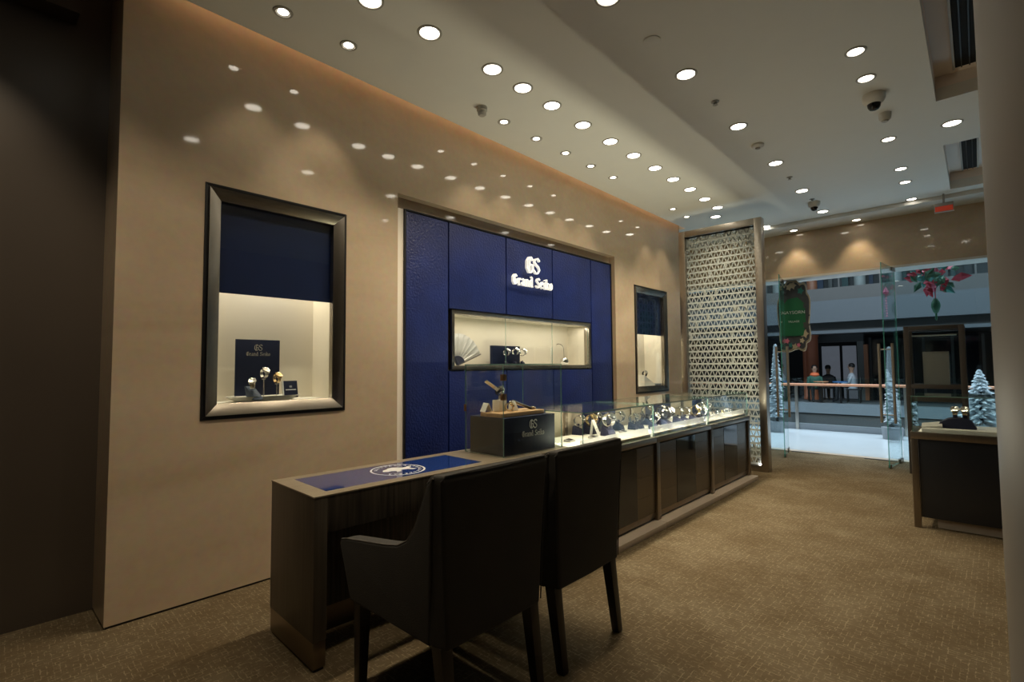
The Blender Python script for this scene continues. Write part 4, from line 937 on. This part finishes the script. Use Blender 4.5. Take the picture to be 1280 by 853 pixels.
t = thing('blank_board', 'plain grey card standing inside the dark display tower', 'card', ((p0.x+p1.x)/2, ty+.16, iz0-.01)); bx('board', p0.x, p1.x, ty+.16, ty+.175, iz0-.009, p0.z, 'poster_blank', t, .001); bx('easel', (p0.x+p1.x)/2-.02, (p0.x+p1.x)/2+.02, ty+.176, ty+.24, iz0-.009, iz0+.12, 'poster_blank', t)

ly = 5.17; LX0 = on(1140.5, 600, 1, ly).x; LX1 = LX0+.95; lz = on(1142, 540, 1, ly).z; gzT = on(1145, 495, 1, ly).z; LD = .52
t = thing('low_showcase', 'bronze framed low showcase with dark front panel beside the round column', 'display case', ((LX0+LX1)/2, ly+LD/2, 0)); pw = .045
for x in (LX0, LX1-pw):
    for y in (ly, ly+LD-pw): bx('leg', x, x+pw, y, y+pw, 0, lz-.056, 'bronze_steel', t, .002)
bx('front_rail', LX0, LX1, ly, ly+pw, lz-.055, lz, 'bronze_steel', t, .002); bx('back_rail', LX0, LX1, ly+LD-pw, ly+LD, lz-.055, lz, 'bronze_steel', t, .002)
for x in (LX0, LX1-pw): bx('side_rail', x, x+pw, ly+pw, ly+LD-pw, lz-.055, lz, 'bronze_steel', t, .002)
bx('deck', LX0+pw, LX1-pw, ly+pw, ly+LD-pw, lz-.05, lz-.005, 'white_deck', t)
bx('front_panel', LX0+pw+.003, LX1-pw-.003, ly+.012, ly+.03, .085, lz-.057, 'panel_black', t, .001); bx('cabinet', LX0+pw+.003, LX1-pw-.003, ly+.031, ly+LD-.02, .085, lz-.058, 'black', t)
bx('plinth', LX0+.14, LX1-.14, ly+.09, ly+LD-.09, 0, .084, 'plinth_stone', t, .002)
bx('tray', LX0+.07, LX1-.07, ly+.05, ly+LD-.06, lz-.0045, lz+.030, 'ceramic', t, .006)
e = .012; MB().pane(LX0+e, LX1-e, ly+e, ly+e+.007, lz+.0005, gzT-.0085).build('front_glass', ['glass_case', 'glass_edge'], t); MB().pane(LX0+e, LX1-e, ly+LD-e-.007, ly+LD-e, lz+.0005, gzT-.0085).build('back_glass', ['glass_case', 'glass_edge'], t)
for x in (LX0+e, LX1-e-.007): MB().pane(x, x+.007, ly+e+.0075, ly+LD-e-.0075, lz+.0005, gzT-.0085).build('side_glass', ['glass_case', 'glass_edge'], t)
MB().pane(LX0+e, LX1-e, ly+e, ly+LD-e, gzT-.008, gzT).build('top_glass', ['glass_case', 'glass_edge'], t)
zt2 = lz+.0305
pq = on(1196, 533, 1, ly+.2); t = thing('watch_mound', 'rounded navy velvet mound in the low showcase', 'stand', (pq.x, ly+.2, zt2))
MB().prism([(-.13, 0), (-.10, .045), (-.05, .075), (0, .085), (.05, .082), (.09, .06), (.12, 0)], ly+.13, ly+.27, lambda u, w, tt: (pq.x+u, tt, zt2+w)).build('mound', 'navy_velvet', t, .008)
for k, (px, py) in enumerate(((1194, 518), (1206, 517))):
    q = on(px, py, 1, ly+.2); put(W_['white' if k else 'dark'], (q.x, ly+.2, zt2+.122), -math.pi/2, ('dark dialled watch on the navy mound of the low showcase', 'white dialled watch on the navy mound of the low showcase')[k], None, sc=1.3)
q = on(1162, 535, 1, ly+.12); t = thing('price_tablet', 'dark tablet with slanted support on the low showcase tray', 'price tablet', (q.x, ly+.12, zt2)); MB().hexa([(-.05, -.03, 0), (.08, -.03, 0), (.08, .05, 0), (-.05, .05, 0)], [(-.05, -.03, .006), (.08, -.03, .02), (.08, .05, .05), (-.05, .05, .03)]).build('slab', 'plastic_grey', t, .002, world=False)

# ------------------------------------------------------------------ the mall outside
RY = 11.5; OY = 19.0
struct(bx('mall_floor', -14, 14, FY+.16, RY+.1, -.5, 0, 'mall_floor'))
t = thing('atrium_railing', 'glass atrium railing with orange wooden handrail and steel posts', 'railing', (1, RY, 0))
bx('kerb', -10, 10, RY-.06, RY+.06, 0, .115, 'kerb_grey', t, .004)
xs = [on(997, 500, 1, RY).x+1.75*k for k in range(-5, 6)]
for x in xs: bx('post', x-.028, x+.028, RY-.09, RY-.062, 0, .90, 'steel_frame', t, .003)
for a, b in zip(xs[:-1], xs[1:]): MB().pane(a+.01, b-.01, RY-.012, RY, .1155, 1.02).build('glass_panel', ['glass_facade', 'glass_edge'], t)
MB().tube([(-9, RY-.10, .895), (9, RY-.10, .895)], .026, 10).build('handrail', 'handrail_wood', t, smooth=True)
# far side of the atrium
struct(MB().box(-16, 16, OY, OY+7, -.25, 0).build('gallery_floor', 'mall_grey'))
for nm, z0, z1, y, mt in (('gallery_edge', -.30, .02, OY-.04, 'kerb_grey'), ('gallery_edge', -.75, -.30, OY, 'mall_trim'), ('gallery_edge', -1.9, -.75, OY-.05, 'kerb_grey'), ('gallery_edge', 2.39, 2.68, OY+.25, 'mall_trim'), ('gallery_edge', 2.66, 3.37, OY-.05, 'mall_fascia'), ('gallery_edge', 3.37, 3.80, OY+.12, 'mall_trim'), ('gallery_edge', 2.30, 2.40, OY+.10, 'mall_fascia')):
    struct(bx(nm, -16, 16, y, y+.5, z0, z1, mt))
struct(bx('gallery_ceiling', -16, 16, OY+.3, OY+7, 2.40, 2.66, 'mall_grey')); struct(bx('gallery_upper_floor', -16, 16, OY+.4, OY+7, 3.4, 3.80, 'mall_grey'))
struct(bx('gallery_wall', -16, 16, OY+5.2, OY+5.4, 0, 2.40, 'mall_dark')); struct(bx('gallery_wall', -16, 16, OY+3.2, OY+3.4, 3.8, 8, 'mall_dark')); struct(bx('atrium_wall', -16, 16, OY+7, OY+7.3, -6, 14, 'mall_dark'))
struct(bx('atrium_ground', -16, 16, RY+.1, OY+7, -6.2, -6, 'mall_grey')); struct(bx('atrium_wall', -16.3, -16, FY+.2, OY+7, -6, 14, 'mall_grey')); struct(bx('atrium_wall', 16, 16.3, FY+.2, OY+7, -6, 14, 'mall_grey'))
struct(bx('shopfront_upper', -16, 16, FY+.42, FY+.6, HB+.4, 8, 'mall_grey')); struct(bx('shopfront_side', 6.2, 14, FY+.0, FY+.3, 0, 3.6, 'mall_grey')); struct(bx('shopfront_side', -14, -1.2, FY+.0, FY+.3, 0, 3.6, 'mall_grey'))
def gx(px, y, py=440): return on(px, py, 1, y).x
# shops across the atrium
t = thing('gallery_shop_frame', 'grey portal frame round the pale shop panels across the atrium', 'shop front', (gx(1035, OY+3), OY+3, 0))
a, b, c = gx(1006, OY+3), gx(1072, OY+3), gx(1080, OY+3); ztop = on(1040, 428, 1, OY+3).z
bx('lintel', a, c, OY+2.9, OY+3.2, ztop, 2.399, 'mall_grey', t); bx('pier', b, c, OY+2.9, OY+3.2, 0, ztop, 'mall_col', t); bx('door_edge', c, c+.12, OY+2.9, OY+3.1, 0, 2.0, 'handrail_wood', t)
y_ = OY+3.6
for k, (p0, p1) in enumerate(((1027, 1049), (1053, 1070))):
    tag(bx('shop_panel', gx(p0, y_), gx(p1, y_), y_, y_+.08, .0, on(1040, 433, 1, y_).z, 'poster_grey', bevel=.005), ('wide pale shop panel across the atrium beside the orange column', 'narrow pale shop panel across the atrium beside the grey pier')[k], 'panel')
for px, w, lb_ in ((1012, .10, 'slim orange column across the atrium'), (1020, .20, 'thick orange column across the atrium')):
    p = on(px, 440, 1, OY+3.0); tag(MB().lathe([(w*1.15, 0), (w*1.15, .08), (w, .10), (w, 2.3), (w*1.15, 2.34), (w*1.15, 2.399)], (p.x, OY+2.4, 0), 16).build('orange_column', 'orange_column', smooth=True), lb_, 'column')
p = on(1086, 460, 1, OY+3); t = thing('dark_shopfront', 'dark glazed shop front across the atrium behind the door pull bars', 'shop front', (p.x+1.4, OY+3.3, 0))
for k in range(5): bx('mullion', p.x+.75*k, p.x+.75*k+.07, OY+3.2, OY+3.3, 0, 2.25, 'mall_trim', t)
for k in range(4): bx('pane', p.x+.75*k+.072, p.x+.75*k+.748, OY+3.24, OY+3.26, 0, 2.25, 'dark_glass', t)
# upper gallery: glass rail, shop bays
t = thing('gallery_railing', 'upper gallery railing of dark glass with slim posts', 'railing', (1, OY+.3, 3.8))
for k in range(-8, 10): bx('post', k*1.1-.02, k*1.1+.02, OY+.28, OY+.32, 3.8, 4.75, 'mall_trim', t)
for k in range(-8, 9): MB().pane(k*1.1+.025, k*1.1+1.075, OY+.295, OY+.307, 3.83, 4.72).build('glass_panel', ['glass_facade', 'glass_edge'], t)
bx('top_rail', -9, 10.5, OY+.27, OY+.33, 4.75, 4.80, 'mall_trim', t)
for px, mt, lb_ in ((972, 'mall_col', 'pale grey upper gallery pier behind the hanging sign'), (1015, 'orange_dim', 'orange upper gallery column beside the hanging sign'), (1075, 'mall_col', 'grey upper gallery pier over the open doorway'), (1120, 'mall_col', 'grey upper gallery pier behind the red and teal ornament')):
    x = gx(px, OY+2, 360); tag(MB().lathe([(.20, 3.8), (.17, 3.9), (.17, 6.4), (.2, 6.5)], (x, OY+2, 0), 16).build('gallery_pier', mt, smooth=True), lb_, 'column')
for k in range(14):
    x = gx(985+17*k, OY+3.1, 355); tag(bx('display_banner', x, x+.12+.08*(k % 3), OY+3.0, OY+3.1, 3.8, 4.9+.3*(k % 2), ('banner_teal', 'mall_dark', 'banner_blue', 'mall_trim')[k % 4], bevel=.004), ('teal', 'black', 'blue', 'dark grey')[k % 4]+' upright banner in the upper gallery shop window, '+ORD[k]+' from the hanging sign', 'banner', 'banners in the upper gallery')
# people seated across the atrium
def person(px, py_head, y, label, shirt, turn, hairm='hair', wrap=None):
    hd = on(px, py_head, 1, y); t = thing('person', label, 'person', (hd.x, y, 0), turn)
    z = hd.z; seat = .55; m = MB(); prof = [(.15, seat-.08, .19), (.135, seat+.10, .165), (.125, z-.52, .165), (.13, z-.36, .20), (.09, z-.26, .175), (.055, z-.20, .06), (.052, z-.13, .055), (.075, z-.09, .065), (.092, z, .078), (.085, z+.07, .072), (.04, z+.115, .035)]
    seg = 14; vs = []; fs = []
    for dx, zz_, wy in prof:
        for k in range(seg): a_ = 2*math.pi*k/seg; vs.append((wy*math.cos(a_), dx*math.sin(a_), zz_))
    n = len(prof)
    for i in range(n-1):
        for k in range(seg): fs.append((i*seg+k, i*seg+(k+1) % seg, (i+1)*seg+(k+1) % seg, (i+1)*seg+k))
    fs += [tuple(reversed(range(seg))), tuple((n-1)*seg+k for k in range(seg))]
    m.add(vs, fs); 
    for i in range(len(m.f)): m.mi[i] = 1 if i < 5*seg else 0
    for s_ in (-1, 1):      # arms bent forward, thighs and shins
        m.tube([(s_*.17, 0, z-.30), (s_*.22, -.06, z-.52), (s_*.15, -.28, z-.58), (s_*.12, -.36, z-.57)], [.055, .045, .035, .028], 8, 1)
        m.tube([(s_*.09, 0, seat), (s_*.11, -.42, seat+.02), (s_*.11, -.44, .08), (s_*.11, -.56, .04)], [.085, .065, .045, .035], 8, 2)
    # nose and ears
    m.tube([(0, -.088, z+.01), (0, -.108, z-.015)], [.010, .014], 6); [m.tube([(s_*.076, 0, z+.015), (s_*.086, .005, z-.02)], .014, 6) for s_ in (-1, 1)]
    m.build('body', ['skin', shirt, 'cloth_dark'], t, smooth=True, world=False)
    MB().lathe([(.088, 0), (.096, .05), (.085, .10), (.045, .135), (.001, .142)], (0, .014, z-.005), 16).build('hair', hairm, t, smooth=True, world=False)
    if wrap: MB().lathe([(.11, -.02), (.15, .04), (.13, .10), (.09, .13)], (0, .02, z-.27), 16).build('scarf', wrap, t, smooth=True, world=False)
    return hd.x, y
def cafe_chair(x, y, rz, label):
    t = thing('cafe_chair', label, 'chair', (x, y, 0), rz, 'cafe chairs across the atrium')
    MB().box(-.21, .21, -.21, .21, .42, .46).build('seat', 'cloth_dark', t, .01, world=False); MB().box(-.21, .21, .19, .22, .46, .86).build('backrest', 'cloth_dark', t, .01, world=False)
    for a in (-.18, .18):
        for b in (-.18, .18): MB().box(a-.018, a+.018, b-.018, b+.018, 0, .42).build('leg', 'chair_leg', t, world=False)
for px, pyh, y, lb_, sh_, tr, wr in ((1018, 461, OY+1.2, 'person in green top with orange scarf seated across the atrium', 'cloth_green', .3, 'orange_cloth'), (1035, 461, OY+2.2, 'person in dark clothes seated before the wide pale shop panel', 'cloth_dark', 3.1, None), (1064, 459, OY+1.4, 'person in white shirt seated in profile before the grey pier', 'cloth_white', -1.5, None)):
    x, y = person(px, pyh, y, lb_, sh_, tr, wrap=wr); cafe_chair(x+.05*math.sin(-tr), y+.02, tr, 'dark cafe chair under the '+lb_.split(' seated')[0]+' across the atrium')
for px, lb_, mt in ((1026, 'small round cafe table between seated people across the atrium', 'handrail_wood'), (1050, 'blue topped cafe table across the atrium', 'table_blue')):
    p = on(px, 470, 1, OY+.45); t = thing('cafe_table', lb_, 'table', (p.x, OY+.45, 0))
    MB().lathe([(.22, .70), (.22, .73)], seg=20).build('top', mt, t, world=False); MB().tube([(0, 0, .02), (0, 0, .70)], .03, 8).build('stem', 'chair_leg', t, world=False); MB().lathe([(.18, 0), (.18, .015), (.04, .03)], seg=16).build('base', 'chair_leg', t, world=False)
# flocked trees in the corridor
def flocked_tree(px, py, y, h, r, label, mt, seed):
    p = on(px, py, 1, y); t = thing('flocked_tree', label, 'tree', (p.x, y, 0)); rnd = random.Random(seed)
    MB().lathe([(.14, 0), (.16, .2), (.12, .21)], seg=14).build('pot', 'kerb_grey', t, world=False); MB().tube([(0, 0, .2), (0, 0, h*.9)], [.03, .008], 6).build('trunk', 'chair_leg', t, world=False)
    m = MB()
    for k in range(420):
        f = k/420; z = .3+(h-.34)*f; a = k*2.399; rr = r*(1-f)**.8*rnd.uniform(.6, 1.1)+.02; d = Vector((math.cos(a), math.sin(a), rnd.uniform(-.35, .15))); b = Vector((0, 0, z)); s_ = Vector((-math.sin(a), math.cos(a), 0))*.035
        e1 = b+d*rr; m.add([b+d*rr*.25-s_*.4, b+d*rr*.6-s_, e1, b+d*rr*.6+s_, b+d*rr*.25+s_*.4, b+d*rr*.6+Vector((0, 0, .03))], [(0, 1, 5), (1, 2, 5), (2, 3, 5), (3, 4, 5), (4, 0, 5), (0, 4, 3, 2, 1)])
    fo = m.build('foliage', mt, t, world=False); fo['kind'] = 'stuff'
flocked_tree(971, 500, 10.7, 1.72, .17, 'white flocked tree outside the glass beside the lattice screen', 'tree_white', 1)
flocked_tree(1224, 470, 10.4, 1.22, .32, 'white flocked tree outside the glass beside the round column', 'tree_white', 2)
flocked_tree(1113, 480, 10.9, 1.62, .11, 'slim pale flocked tree behind the door pull bars', 'tree_white', 4)
struct(bx('corridor_beam', -14, 14, 9.55, 9.65, 5.3, 5.5, 'mall_grey')); struct(bx('corridor_beam', -14, 14, 10.25, 10.35, 5.3, 5.5, 'mall_grey'))
# red and teal hanging ornament outside the glass
oc = on(1168, 348, 1, 9.6)
t = thing('hanging_ornament', 'red and teal leaf cluster ornament hanging outside the glass front', 'ornament', (oc.x, 9.6, oc.z)); rnd = random.Random(9)
MB().tube([(0, 0, .1), (0, 0, 5.3-oc.z)], .006, 6).build('cord', 'black', t, world=False)
for k in range(64):
    a = rnd.uniform(0, 6.28); el = rnd.uniform(-1.2, .9); d = Vector((math.cos(a)*math.cos(el), math.sin(a)*math.cos(el)*.6, math.sin(el))); L_ = rnd.uniform(.12, .22); s_ = d.cross(Vector((.3, 1, .2))).normalized()*L_*.27; n_ = d.cross(s_).normalized()*.012; o_ = d*.05+Vector((rnd.uniform(-.17, .17), rnd.uniform(-.08, .08), rnd.uniform(-.10, .14)))
    MB().add([o_, o_+d*L_*.45+s_, o_+d*L_, o_+d*L_*.45-s_, o_+d*L_*.45+n_*2, o_+d*L_*.45-n_], [(0, 1, 4), (1, 2, 4), (2, 3, 4), (3, 0, 4), (1, 0, 5), (2, 1, 5), (3, 2, 5), (0, 3, 5)]).build('leaf', rnd.choice(['red_leaf', 'red_leaf', 'teal', 'teal', 'green_leaf', 'pink']), t, world=False)
MB().lathe([(.02, -.30), (.05, -.36), (.055, -.42), (.03, -.50), (.012, -.52), (.015, -.60), (.004, -.62)], seg=12).build('drop', 'green_leaf', t, smooth=True, world=False)
MB().tube([(0, 0, -.02), (0, 0, -.31)], .006, 6).build('drop_cord', 'red_leaf', t, world=False)
oc = on(1108, 382, 1, 10.3); t = thing('bead_garland', 'thin pink bead garland hanging behind the open door leaf', 'ornament', (oc.x, 10.3, oc.z)); m = MB()
for k in range(9): m.lathe([(.001, -.02), (.018, 0), (.001, .02)], (0, 0, .16-.042*k), 8)
m.build('beads', 'pink', t, world=False); MB().lathe([(.001, .32), (.04, .22), (.035, .20), (.001, .18)], seg=10).build('bell', 'pink', t, world=False); MB().tube([(0, 0, .30), (0, 0, 5.3-oc.z)], .003, 5).build('cord', 'black', t, world=False)
bpy.context.view_layer.update()
